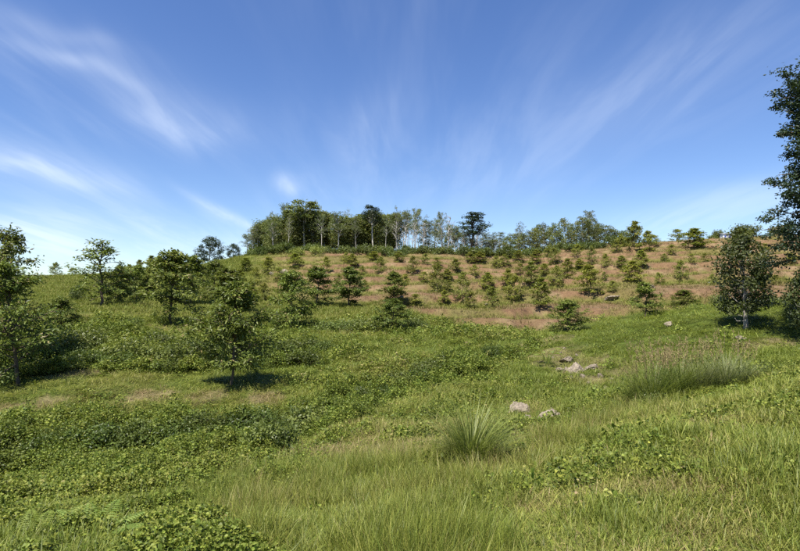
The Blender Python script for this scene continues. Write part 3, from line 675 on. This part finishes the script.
# bushes along the foot of the forest
BU = [bush(200 + k, 1.5, 1.5, 16, 55, 0.24) for k in range(4)]
PB = [bush(210, 1.6, 1.3, 16, 55, 0.24, leafmat='pale')]
bl = []
for px in np.arange(250, 632, 6.2):
    Y = np.interp(px, [250, 300, 400, 470, 540, 630], [126, 127, 124, 121, 124, 130]) + fr.uniform(-3, 3)
    bl.append((px + fr.normal() * 1.5, Y, fr.uniform(6, 12), fr.uniform(11, 19)))
for i, (px, Y, h, wd) in enumerate(sorted(bl)):
    p = on_ground(px, Y); py = HORIZ - (p[2] - EYE) / Y * FPX
    pix_plant('bush', BU[i % 4], px, py, py - h, wd, 'green bush in the hedge at the foot of the forest, %s from left' % (ORD[i + 1] if i + 1 < len(ORD) else ORD[-1]), 'bush', 'bushes along the foot of the forest', Y=Y)
for i, px in enumerate((297, 316)):
    p = on_ground(px, 119); py = HORIZ - (p[2] - EYE) / 119 * FPX
    pix_plant('bush', PB[0], px, py, py - 7, 14, ('left' if i == 0 else 'right') + ' of two pale yellow-green bushes below the tallest forest tree', 'bush', 'pale bushes', Y=119)
# bushes on the green slope
B2 = [bush(220 + k, 1.0, 1.0, 18, 90, 0.11) for k in range(3)]
for (px, py, top, wd, lab) in ((335, 331, 318, 40, 'low leafy bush left of the dense low orchard tree'), (362, 333, 317, 34, 'low bush touching the dense low orchard tree on its left'), (416, 330, 316, 26, 'low bush touching the dense low orchard tree on its right'),
                               (76, 300, 284, 17, 'dark bush below the lone left skyline tree'), (135, 362, 336, 50, 'leafy shrub on the left bank below the clear-trunked tree'), (185, 366, 336, 46, 'shrub on the bank left of the rounded tree'),
                               (160, 352, 330, 40, 'shrub at the top of the bank under the clear-trunked tree'), (300, 352, 334, 44, 'shrub on the bank below the full conical orchard tree'), (80, 352, 326, 50, 'shrub on the bank right of the leaning left tree'),
                               (130, 328, 316, 24, 'small shrub on the slope below the airy orchard tree'), (770, 308, 292, 28, 'bush on the slope right of the dense dark tree'), (722, 306, 292, 22, 'bush on the slope left of the dense dark tree'), (795, 318, 300, 22, 'bush beside the narrow dark tree at right edge'),
                               (300, 440, 405, 60, 'dark bush in the gully left of the long grass'), (330, 425, 396, 44, 'bush at the head of the gully'), (425, 376, 358, 36, 'dark bush in the hollow left of the big-leaved weed'), (455, 368, 350, 30, 'bush in the hollow right of the dark one'), (270, 448, 412, 50, 'bush on the gully edge below the rounded tree'), (650, 405, 388, 26, 'small dark bush at the foot of the tall reddish grass')):
    pix_plant('bush', B2[int(px) % 3], px, py, top, wd, lab, 'bush', 'bushes on the green slope')

SH = [bush(240 + k, 0.75, 0.75, 20, 110, 0.075, leafmat=('bush', 'shrub', 'shrub')[k]) for k in range(3)]
gs = []
for (px, py) in ((18, 462), (48, 455), (78, 440), (105, 446), (150, 436), (176, 444), (205, 430), (228, 442), (252, 430), (262, 446), (288, 424), (312, 440), (322, 412), (345, 418), (360, 398), (384, 402), (398, 384), (420, 388), (440, 372), (470, 376), (492, 360), (12, 445), (128, 452)):
    gs.append((px, py, fr.uniform(16, 30) * (py - 250) / 180, fr.uniform(34, 56) * (py - 250) / 180))
for i, (px, py, h, wd) in enumerate(sorted(gs)):
    pix_plant('shrub', SH[i % 3], px, py, py - h, wd, 'dark leafy shrub along the gully, %s from left' % ORD[i + 1], 'shrub', 'shrubs along the gully')
bs = [(px + fr.normal() * 4, 366 - abs((i % 3) - 1) * 9 + fr.normal() * 3, fr.uniform(12, 20), fr.uniform(28, 44)) for i, px in enumerate(np.arange(66, 330, 15))]
for i, (px, py, h, wd) in enumerate(sorted(bs)):
    pix_plant('shrub', SH[(i + 1) % 3], px, py, py - h, wd, 'green shrub on the bank behind the left bench, %s from left' % ORD[i + 1], 'shrub', 'shrubs on the left bank')

# ------------------------------------------------------------------ tall grasses, weeds, fern
def tussock(seed, H=1.1, n=420, spread=0.22, width=0.012, seeds=0, leafmat='reed', seedmat='plume', flop=0.5):
    r_ = np.random.default_rng(seed); q, s_ = Q(), Q()
    az = r_.uniform(0, 6.283, n); rad = spread * np.sqrt(r_.uniform(0, 1, n)); out = np.stack([np.cos(az), np.sin(az), 0 * az], 1)
    P = out * rad[:, None]; P[:, 2] = -0.05
    k = rad / spread; D = out * (0.12 + 0.55 * k * r_.uniform(0.3, 1, n))[:, None] + np.array([0, 0, 1.0]) + r_.normal(size=(n, 3)) * 0.10
    q.blades(P, D, out * (0.12 + flop * r_.uniform(0.1, 1, n) * (0.3 + k))[:, None], H * r_.uniform(0.55, 1.15, n), width * r_.uniform(0.6, 1.3, n), np.clip(r_.normal(0.5, 0.25, n), 0, 1), seg=5)
    parts = [('blades', None, leafmat)]
    if seeds:
        for j in range(seeds):
            a = r_.uniform(0, 6.283); o = np.array([math.cos(a), math.sin(a), 0]); b = o * spread * r_.uniform(0, 1)
            c = curve(b, o * 0.2 + [0, 0, 1] + r_.normal(size=3) * 0.08, H * r_.uniform(0.95, 1.25), 6, 0.02, r_, 0.03); q.tube(c, 0.0022, 3, 0.6)
            m = 16; u = r_.uniform(0, 1, m) ; ps = c[-3] + (c[-1] - c[-3]) * u[:, None]
            s_.leaves(ps, r_.normal(size=(m, 3)) * 0.5 + [0, 0, 1.0], rdir(r_, m), 0.07, 0.013, r_.uniform(0, 1, m))
    out_ = [('blades', q.mesh('blades'), leafmat)]
    if seeds: out_.append(('seed_heads', s_.mesh('seed_heads'), seedmat))
    return dict(H=H, parts=out_)
TU = tussock(301, 1.0, 800, 0.20, 0.012, flop=0.30)
p = at(470, 466); plant('grass_tussock', TU, p, 1.05, 'big bright green grass tussock alone at the foot of the grassy bank', 'grass', sink=0.03, width=0.78, tilt=(0.05, 0.10))
TR = [tussock(310 + k, 1.1, 280, 0.36, 0.012, seeds=34, flop=0.22) for k in range(2)]
TP = [tussock(320 + k, 1.1, 280, 0.36, 0.012, seeds=16, leafmat='reedpale', flop=0.25) for k in range(2)]
for i, (px, py, top, k) in enumerate(((640, 402, 364, 0), (654, 400, 360, 1), (668, 394, 358, 0), (682, 390, 354, 1), (660, 386, 356, 0))):
    p = at(px, py); plant('reed_clump', TR[k], p, (py - top) / FPX * p[1] * (1.0, 1.3, 1.1, 1.25, 1.15)[i], 'tall grass clump with reddish seed heads, %s from left of its patch' % ORD[[1, 2, 4, 5, 3][i]], 'grass', 'reddish tall grass', width=0.9, rz=i * 1.3)
for i, (px, py, top, k) in enumerate(((698, 388, 352, 0), (712, 386, 350, 1), (727, 384, 348, 0), (741, 382, 350, 1))):
    p = at(px, py); plant('reed_clump', TP[k], p, (py - top) / FPX * p[1] * (1.2, 1.0, 1.3, 1.1)[i], 'pale tall grass clump, %s from left of the pale patch on the right bank' % ORD[i + 1], 'grass', 'pale tall grass', width=0.9, rz=i * 1.7)
def big_leaf_weed(seed, H=0.8, n=7, leaf=0.42):
    r_ = np.random.default_rng(seed); st, lf = Q(), Q()
    for k in range(n):
        a = k * 2.4; o = np.array([math.cos(a), math.sin(a), 0]); c = curve([0, 0, -0.05], o * 0.35 + [0, 0, 1], H * r_.uniform(0.6, 1), 4, 0.05, r_, 0.05); st.tube(c, 0.008, 4)
        P = c[-1][None]; lf.leaves(P, (o + [0, 0, 0.1])[None], np.array([[0, 0, 1.0]]) - o * 0.5, leaf * r_.uniform(0.7, 1.1), leaf * 0.62, r_.uniform(0.4, 1))
    return dict(H=H, parts=[('stems', st.mesh('stems'), 'fern'), ('leaves', lf.mesh('leaves'), 'fern')])
BW = big_leaf_weed(330)
for (px, py, h, lab) in ((547, 366, 0.9, 'upright big-leaved weed on the rocky cut below the mound'), (491, 364, 0.5, 'pale big-leaved weed in the green hollow left of the rocky cut'), (672, 478, 0.14, 'small broad-leaved weed beside the pale bare patch'), (732, 478, 0.13, 'broad round leaf plant on the right bank by a pale stone')):
    p = at(px, py); plant('broadleaf_weed', BW, p, h, lab, 'weed', 'big-leaved weeds')
def fern(seed, H=0.8, n=9):
    r_ = np.random.default_rng(seed); st, lf = Q(), Q()
    for k in range(n):
        a = k * 2.4 + r_.normal() * 0.2; o = np.array([math.cos(a), math.sin(a), 0]); c = curve([0, 0, -0.05], o * 0.7 + [0, 0, 1.0], H * r_.uniform(0.8, 1.2), 10, 0.13, r_, 0.02); st.tube(c, np.linspace(0.006, 0.002, 11), 4, 0.8)
        for j in range(2, 10):
            for s in (-1, 1):
                for e in (0.0, 0.5):
                    pp = c[j] + (c[min(j + 1, 10)] - c[j]) * e; dd = norm(c[j] - c[j - 1]); sd_ = norm(np.cross(dd, [0, 0, 1.0])) * s; L = 0.17 * H * math.sin(math.pi * min(1, (j + e) / 10.5) ** 0.7) + 0.02
                    lf.leaves(pp[None], (sd_ + dd * 0.35 - np.array([0, 0, 0.15]))[None], np.array([[0, 0, 1.0]]), L, 0.032 * H / 0.8, r_.uniform(0.2, 1))
    return dict(H=H, parts=[('stems', st.mesh('stems'), 'fern'), ('fronds', lf.mesh('fronds'), 'fern')])
FN = fern(340)
for (px, Y, h, lab, z) in ((40, 3.9, 0.48, 'bright fern at the bottom left corner', 0), (100, 3.9, 0.50, 'fern with long yellow-green fronds at the bottom, right of the corner fern', 1.5)):
    p = on_ground(px, Y); plant('fern', FN, p, h, lab, 'fern', 'ferns at the bottom left', sink=0.02, rz=z)

# ------------------------------------------------------------------ rocks
def rock(seed, sub=4):
    r_ = np.random.default_rng(seed); import bmesh
    bm = bmesh.new(); bmesh.ops.create_icosphere(bm, subdivisions=sub, radius=1)
    cuts = rdir(r_, 13); dd = r_.uniform(0.55, 0.95, 13)
    for v in bm.verts:
        co = np.array(v.co)
        for c, d in zip(cuts, dd):
            s = co @ c
            if s > d: co = co - c * (s - d)
        co = co * (1 + 0.55 * (fbm(np.array(co[0] * 2.3 + 9 + co[2]), np.array(co[1] * 2.3 + co[2] * 1.7), seed, 4, 0.6) - 0.5) + 0.22 * (fbm(np.array(co[0] * 7 + co[2] * 5), np.array(co[1] * 7 - co[2] * 4), seed + 9, 2) - 0.5))
        v.co = co
    me = bpy.data.meshes.new('rock'); bm.to_mesh(me); bm.free(); return me
RK = [rock(400 + k) for k in range(4)]
for i, (px, py, wpx, sy, sz, lab) in enumerate(((519, 414, 21, 0.8, 0.85, 'jagged tan boulder left of the paler slab on the bank'), (528, 420, 9, 0.9, 0.6, 'small stone at the foot of the jagged boulder'), (545, 421, 24, 0.7, 0.45, 'pale flat slab right of the jagged tan boulder'), (534, 424, 9, .9, .5, 'pale stone between boulder and slab'),
                                           (575, 372, 18, 0.8, 0.6, 'grey rock in the rocky cut below the mound'), (590, 370, 14, 0.8, 0.4, 'grey rock right of the larger one in the cut'), (566, 362, 14, 0.8, 0.5, 'upper pale rock in the rocky cut'), (560, 371, 9, .8, .5, 'small pale rock at left of the rocky cut'),
                                           (272, 274, 5, 0.8, 0.7, 'small white rock on the dome slope, left of its larger neighbour'), (284, 274, 8, 0.8, 0.8, 'white rock on the dome slope above the full conical tree'), (193, 322, 12, 0.7, 0.3, 'white flat rock beside the clear-trunked tree'), (714, 467, 10, 0.7, 0.3, 'pale flat stone on the right bank'),
                                           (741, 339, 9, 0.8, 0.5, 'grey stone below the dense dark tree'), (668, 325, 9, 0.8, 0.4, 'pale stone on the grassy mound'), (612, 299, 12, .7, .3, 'pale stone on the terrace edge above the mound'), (651, 288, 12, .7, .3, 'pale stone on the terrace above the bare-stemmed tree'), (487, 305, 5, .8, .5, 'tiny pale stone low on the terraces'), (401, 298, 5, .8, .5, 'tiny pale stone beside the narrow upright tree'))):
    p = at(px, py); s = wpx / FPX * p[1] / 2 / 0.78
    o = meshobj('rock', RK[i % 4], M['rock']); o.location = (p[0], p[1], p[2] + s * sz * 0.16); o.scale = (s, s * sy, s * sz); o.rotation_euler = (0.5 * math.sin(i * 2.1), 0.5 * math.cos(i * 3.3), i * 1.3)
    tag(o, lab, 'rock', 'pale rocks')

RUB = [(553, 358), (560, 354), (567, 371), (571, 379), (580, 363), (583, 377), (589, 384), (594, 366), (600, 377), (606, 389), (612, 380), (564, 349), (577, 356), (536, 418), (556, 424), (513, 421), (551, 409)]
for i, (px, py) in enumerate(sorted(RUB)):
    p = at(px, py); s = (0.07 + 0.11 * ((i * 37) % 10) / 10) * (1.0 if py < 400 else 0.5)
    o = meshobj('rubble_stone', RK[(i + 1) % 4], M['rock']); o.location = (p[0], p[1], p[2] + s * 0.15); o.scale = (s, s * 0.8, s * 0.7); o.rotation_euler = (math.sin(i), math.cos(i * 1.7), i)
    tag(o, 'small rubble stone by the boulder and rocky cut, %s from left' % ORD[i + 1], 'stone', 'rubble stones of the cut')

# ------------------------------------------------------------------ white hut on the ridge
def box(x0, x1, y0, y1, z0, z1):
    V = np.array([[x, y, z] for z in (z0, z1) for (x, y) in ((x0, y0), (x1, y0), (x1, y1), (x0, y1))], float)
    return V, np.array([[3, 2, 1, 0], [4, 5, 6, 7], [0, 1, 5, 4], [1, 2, 6, 5], [2, 3, 7, 6], [3, 0, 4, 7]])
def build_hut():
    p = on_ground(727.5, 130); root = empty('hut', (p[0], p[1], p[2] - 0.15), R(-8)); tag(root, 'small white hut among trees on the right skyline', 'hut')
    def part(n, m, *bs, parent=root):
        q = Q()
        for b in bs: q.add(*box(*b), 0.5)
        return meshobj(n, q.mesh(n), M[m], parent)
    part('wall', 'white', (-1.0, 1.0, -0.8, 0.8, 0, 1.75))
    q = Q(); q.add([[-1.15, -1.0, 1.72], [1.15, -1.0, 1.72], [1.15, 1.0, 2.05], [-1.15, 1.0, 2.05], [-1.15, -1.0, 1.78], [1.15, -1.0, 1.78], [1.15, 1.0, 2.11], [-1.15, 1.0, 2.11]], box(0, 1, 0, 1, 0, 1)[1], 0.5)
    meshobj('roof', q.mesh('roof'), M['tin'], root)
    part('window', 'blue', (-0.65, -0.25, -0.84, -0.797, 0.95, 1.35)); part('door', 'blue', (0.35, 0.75, -0.83, -0.797, 0.1, 1.45))
build_hut()

# ------------------------------------------------------------------ ground cover (uncountable): clumps set on the land
def clump_grass(seed, n, H, spread, width, lean=0.35, bend=0.3, seg=3):
    r_ = np.random.default_rng(seed); q = Q(); az = r_.uniform(0, 6.283, n); out = np.stack([np.cos(az), np.sin(az), 0 * az], 1)
    P = np.stack([r_.normal(size=n) * spread, r_.normal(size=n) * spread, np.full(n, -0.02)], 1)
    D = np.array([0, 0, 1.0]) + out * r_.uniform(0, lean * 2, n)[:, None]
    q.blades(P, D, out * (bend * r_.uniform(0.2, 1.6, n))[:, None], H * r_.uniform(0.45, 1.2, n), width * r_.uniform(0.6, 1.4, n), np.clip(r_.normal(0.5, 0.26, n), 0, 1), seg=seg)
    return q.mesh('grass_clump')
def clump_creeper(seed, n, H, spread, leaf):
    r_ = np.random.default_rng(seed); q = Q()
    xy = r_.normal(size=(n, 2)) * spread * 0.6; z = H * (0.15 + 0.85 * r_.uniform(0, 1, n) ** 0.7) * np.exp(-(xy ** 2).sum(1) / (2 * (spread * 0.9) ** 2)); P = np.column_stack([xy, z])
    out = np.column_stack([xy / spread, 0 * z]); Nn = np.array([0, 0, 1.0]) + out * 0.6 + r_.normal(size=(n, 3)) * 0.45; D = np.column_stack([r_.normal(size=(n, 2)), r_.normal(size=n) * 0.3 - 0.15])
    L = leaf * r_.uniform(0.6, 1.3, n); var = np.clip(r_.normal(0.5, 0.25, n), 0, 1)
    # heart-shaped leaf: two halves folded at the midrib
    D = norm(D); S = norm(np.cross(D, Nn)); U = np.cross(S, D); L_ = L[:, None]
    tip = P + D * L_ - U * L_ * 0.15
    for s in (-1, 1):
        a = P + D * L_ * 0.12 * -1 + S * s * L_ * 0.25 + U * L_ * 0.04; b = P + D * L_ * 0.42 + S * s * L_ * 0.42 + U * L_ * 0.10
        V = np.stack([P, a, b, tip], 1); V = V if s > 0 else V[:, ::-1]
        q.add(V, np.arange(n * 4).reshape(n, 4), np.repeat(var, 4))
    m = n // 4
    for i in range(m):
        if i % 2 == 0: q.tube(np.array([[0, 0, 0], P[i] * [0.6, 0.6, 0.7], P[i]]), 0.0025, 3, 0.3)
    return q.mesh('creeper_clump')
def proto_coll(name, meshes, m):
    col = bpy.data.collections.new(name)
    for k, me in enumerate(meshes):
        if not me.materials: me.materials.append(m)
        o = bpy.data.objects.new('%s_%02d' % (name, k), me); col.objects.link(o)
    return col
def instancer(col):
    g = bpy.data.node_groups.new('scatter_' + col.name, 'GeometryNodeTree')
    g.interface.new_socket('Geometry', in_out='INPUT', socket_type='NodeSocketGeometry'); g.interface.new_socket('Geometry', in_out='OUTPUT', socket_type='NodeSocketGeometry')
    n = g.nodes; gi = n.new('NodeGroupInput'); go = n.new('NodeGroupOutput'); ip = n.new('GeometryNodeInstanceOnPoints'); ci = n.new('GeometryNodeCollectionInfo')
    ci.inputs['Collection'].default_value = col; ci.inputs['Separate Children'].default_value = True; ci.inputs['Reset Children'].default_value = True
    def attr(nm, t):
        a = n.new('GeometryNodeInputNamedAttribute'); a.data_type = t; a.inputs['Name'].default_value = nm; return a.outputs['Attribute']
    L = g.links
    L.new(gi.outputs[0], ip.inputs['Points']); L.new(ci.outputs[0], ip.inputs['Instance']); ip.inputs['Pick Instance'].default_value = True
    L.new(attr('pick', 'INT'), ip.inputs['Instance Index']); L.new(attr('rot', 'FLOAT_VECTOR'), ip.inputs['Rotation']); L.new(attr('scl', 'FLOAT_VECTOR'), ip.inputs['Scale'])
    L.new(ip.outputs[0], go.inputs[0]); return g
def scatter(name, col, ncol, P, scl, dry, seed, label, cat, zs=None, tilt=0.12):
    r_ = np.random.default_rng(seed); n = len(P); me = bpy.data.meshes.new(name); me.vertices.add(n); me.vertices.foreach_set('co', P.astype(np.float32).ravel())
    zs = np.ones(n) if zs is None else zs
    a = me.attributes.new('pick', 'INT', 'POINT'); a.data.foreach_set('value', r_.integers(0, ncol, n).astype(np.int32))
    a = me.attributes.new('rot', 'FLOAT_VECTOR', 'POINT'); a.data.foreach_set('vector', np.column_stack([r_.normal(size=n) * tilt, r_.normal(size=n) * tilt, r_.uniform(0, 6.283, n)]).astype(np.float32).ravel())
    a = me.attributes.new('scl', 'FLOAT_VECTOR', 'POINT'); a.data.foreach_set('vector', np.column_stack([scl, scl, scl * zs]).astype(np.float32).ravel())
    a = me.attributes.new('dry', 'FLOAT', 'POINT'); a.data.foreach_set('value', np.clip(dry, 0, 1).astype(np.float32))
    o = bpy.data.objects.new(name, me); C.objects.link(o); md = o.modifiers.new('scatter', 'NODES'); md.node_group = instancer(col)
    tag(o, label, cat, kind='stuff'); return o
def polar(n, r0, r1, seed, a0=-52, a1=52, power=0.0):
    """points spread by bearing and distance; power 0 is even in log distance, 1 even in area"""
    r_ = np.random.default_rng(seed); th = np.radians(r_.uniform(a0, a1, n)); u = r_.uniform(0, 1, n)
    rr_ = r0 * (r1 / r0) ** u if power == 0 else (r0 ** (2 * power) + u * (r1 ** (2 * power) - r0 ** (2 * power))) ** (1 / (2 * power))
    x, y = rr_ * np.sin(th), rr_ * np.cos(th); return x, y, rr_, r_
cGrass = proto_coll('short_grass', [clump_grass(500 + k, 36, 0.16, 0.085, 0.0065, 0.7, 0.45) for k in range(5)], M['grass'])
cCoarse = proto_coll('coarse_grass', [clump_grass(520 + k, 26, 0.20, 0.085, 0.011, 0.9, 0.65, 3) for k in range(5)], M['grass'])
cLong = proto_coll('long_grass', [clump_grass(540 + k, 30, 0.42, 0.08, 0.0055, 0.22, 0.16, 4) for k in range(5)], M['grass'])
cCreep = proto_coll('creeper', [clump_creeper(560 + k, (72, 90, 50, 72, 40, 64)[k], (0.26, 0.2, 0.34, 0.26, 0.30, 0.24)[k], 0.21, (0.042, 0.030, 0.052, 0.038, 0.056, 0.034)[k]) for k in range(6)], M['creeper'])
cTurf = proto_coll('turf', [clump_grass(580 + k, 22, 0.34, 0.22, 0.035, 0.5, 0.4, 2) for k in range(4)], M['turf'])

def keep(mask, r_, arrs): s = r_.uniform(0, 1, len(mask)) < mask; return [a[s] for a in arrs]
def build_cover():
    # short green to yellow grass, near and middle distance
    x, y, r, q = polar(64000, 1.6, 46, 1); m = masks(x, y)
    k = (1 - 0.6 * m['creep']) * (1 - 0.45 * m['bare']) * (1 - m['hill'])
    dry = 0.62 * m['yel'] + 0.5 * (m['n2'] - 0.5) + 0.5 * m['bare'] + 0.10 + 0.22 * m['bench_l'] + 0.5 * (m['n1'] - .5) - 0.12 * m['mound']; sh = np.maximum(m['bench_l'], 0.7 * m['mound'])
    x, y, r, dry, sh = keep(k, q, [x, y, r, dry, sh]); P = np.column_stack([x, y, ground_z(x, y)])
    scl = (0.55 + 0.060 * r) * q.uniform(0.7, 1.3, len(r)); zs = (0.55 + 1.0 * sstep(0.3, 0.7, fbm(x / 0.8, y / 0.8, 334, 3))) / (0.75 + 0.03 * r) * (1 - 0.45 * sh)
    scatter('grass', cGrass, 5, P, scl, dry, 10, 'short green and yellowish grass over the near slopes', 'grass', zs)
    # coarse grass of the right-hand bank
    x, y, r, q = polar(30000, 1.6, 16, 2, -12, 52); m = masks(x, y)
    k = sstep(430, 560, m['p'] + (m['n1'] - .5) * 120) * (1 - 0.85 * m['bare'])
    dry = 0.27 + 1.1 * (m['n2'] - 0.45) + 0.5 * m['bare'] + q.normal(size=len(x)) * 0.20
    x, y, r, dry = keep(k, q, [x, y, r, dry]); P = np.column_stack([x, y, ground_z(x, y)])
    scatter('coarse_grass', cCoarse, 5, P, (0.36 + 0.040 * r) * q.uniform(0.6, 1.4, len(r)), dry, 11, 'coarse broad-bladed grass on the right bank', 'grass')
    # long thin grass in the centre foreground
    x, y, r, q = polar(26000, 1.8, 15, 3, -24, 42); m = masks(x, y)
    k = sstep(180, 260, m['p']) * (1 - sstep(430, 540, m['p'])) * (1 - sstep(7.5, 12, y + (m['n1'] - .5) * 6)); k = np.maximum(k * 0.75, m['crest'])
    dry = 0.36 + 0.20 * m['crest'] + 0.9 * (m['n2'] - 0.5) + 0.6 * (m['n1'] - .5) + q.normal(size=len(x)) * 0.16
    x, y, r, dry = keep(k, q, [x, y, r, dry]); P = np.column_stack([x, y, ground_z(x, y)])
    scatter('long_grass', cLong, 5, P, (0.42 + 0.03 * r) * q.uniform(0.45, 1.4, len(r)), dry, 12, 'long thin yellow-green grass in the centre foreground', 'grass', 0.5 + 0.8 * sstep(0.3, 0.7, fbm(x / 0.5, y / 0.5, 336, 3)), tilt=0.25)
    # leafy creepers
    x, y, r, q = polar(100000, 1.8, 36, 4, -52, 25); m = masks(x, y)
    gl = m['gully']; k = m['creep'] * (1 - 0.9 * m['bare']); dry = 0.12 - 0.30 * m['gully'] + 0.55 * (m['n2'] - 0.45) + 0.5 * (m['n1'] - 0.5) + q.normal(size=len(x)) * 0.10
    x, y, r, dry, gl = keep(k, q, [x, y, r, dry, gl]); P = np.column_stack([x, y, ground_z(x, y) - 0.03])
    hgt = (0.45 + 1.9 * sstep(0.35, 0.7, fbm(x / 1.1, y / 1.1, 333, 3))) * (1 + 0.35 * gl + 0.15 * sstep(21, 24, y)); sc_ = (0.24 + 0.036 * r) * q.uniform(0.7, 1.3, len(r)); zc = np.clip(hgt, 0.5, 1.15); P[:, 2] += (hgt - zc) * 0.24 * np.minimum(sc_, 1.0); hgt = zc
    scatter('creeper', cCreep, 6, P, sc_, dry, 13, 'dense leafy green creepers covering the left banks', 'creeper', hgt)
    x, y, r, q = polar(44000, 2.0, 42, 5, -45, 52); m = masks(x, y)
    k = (0.10 + 0.30 * (m['p'] > 470) * (y < 16) + 0.75 * sstep(0.42, 0.62, m['n1'] * 0.6 + m['n2'] * 0.4)) * (1 - m['bare']) * (1 - m['hill']) * (1 - 0.9 * m['bench_l']) * (1 - 0.9 * m['mound']) + 0.6 * sstep(270, 330, m['p']) * (1 - sstep(470, 560, m['p'])) * sstep(14, 18, y) * (1 - m['hill']) * sstep(0.42, 0.52, m['n2']); dry = 0.15 + 0.7 * (fbm(x / 2, y / 2, 71, 3) - 0.45) + 0.15 * q.normal(size=len(x))
    x, y, r, dry = keep(k, q, [x, y, r, dry]); P = np.column_stack([x, y, ground_z(x, y) - 0.02])
    scatter('weeds', cCreep, 6, P, (0.26 + 0.040 * r) * q.uniform(0.5, 1.4, len(r)), dry, 14, 'low leafy weeds scattered through the grass of the slopes', 'weeds', 0.5 + 0.8 * sstep(0.35, 0.7, fbm(x / 1.3, y / 1.3, 335, 3)))
    # rough dry and green turf of the hill
    x, y, r, q = polar(70000, 34, 150, 6, -46, 46, 0.5); m = masks(x, y)
    far = sstep(36, 46, y)
    dry = np.where(m['hill'] > 0.4, 0.34 + 0.62 * m['brown'] - 0.42 * m['bench'] + 0.6 * (m['n2'] - 0.5), 0.16 + 0.5 * (m['n2'] - 0.5) + 0.25 * (m['n1'] - .5)) + q.normal(size=len(x)) * 0.10
    k = far * (1 - 0.75 * m['brown'] * (1 - m['bench'])) * np.where(m['hill'] > 0.4, 0.55 + 0.45 * m['bench'], 1.0)
    x, y, r, dry = keep(k, q, [x, y, r, dry]); P = np.column_stack([x, y, ground_z(x, y)])
    scatter('hill_turf', cTurf, 4, P, (0.75 + 0.006 * r) * q.uniform(0.6, 1.4, len(r)), dry, 15, 'rough green and dry turf over the terraced hill', 'grass', np.full(len(r), 0.8))
build_cover()
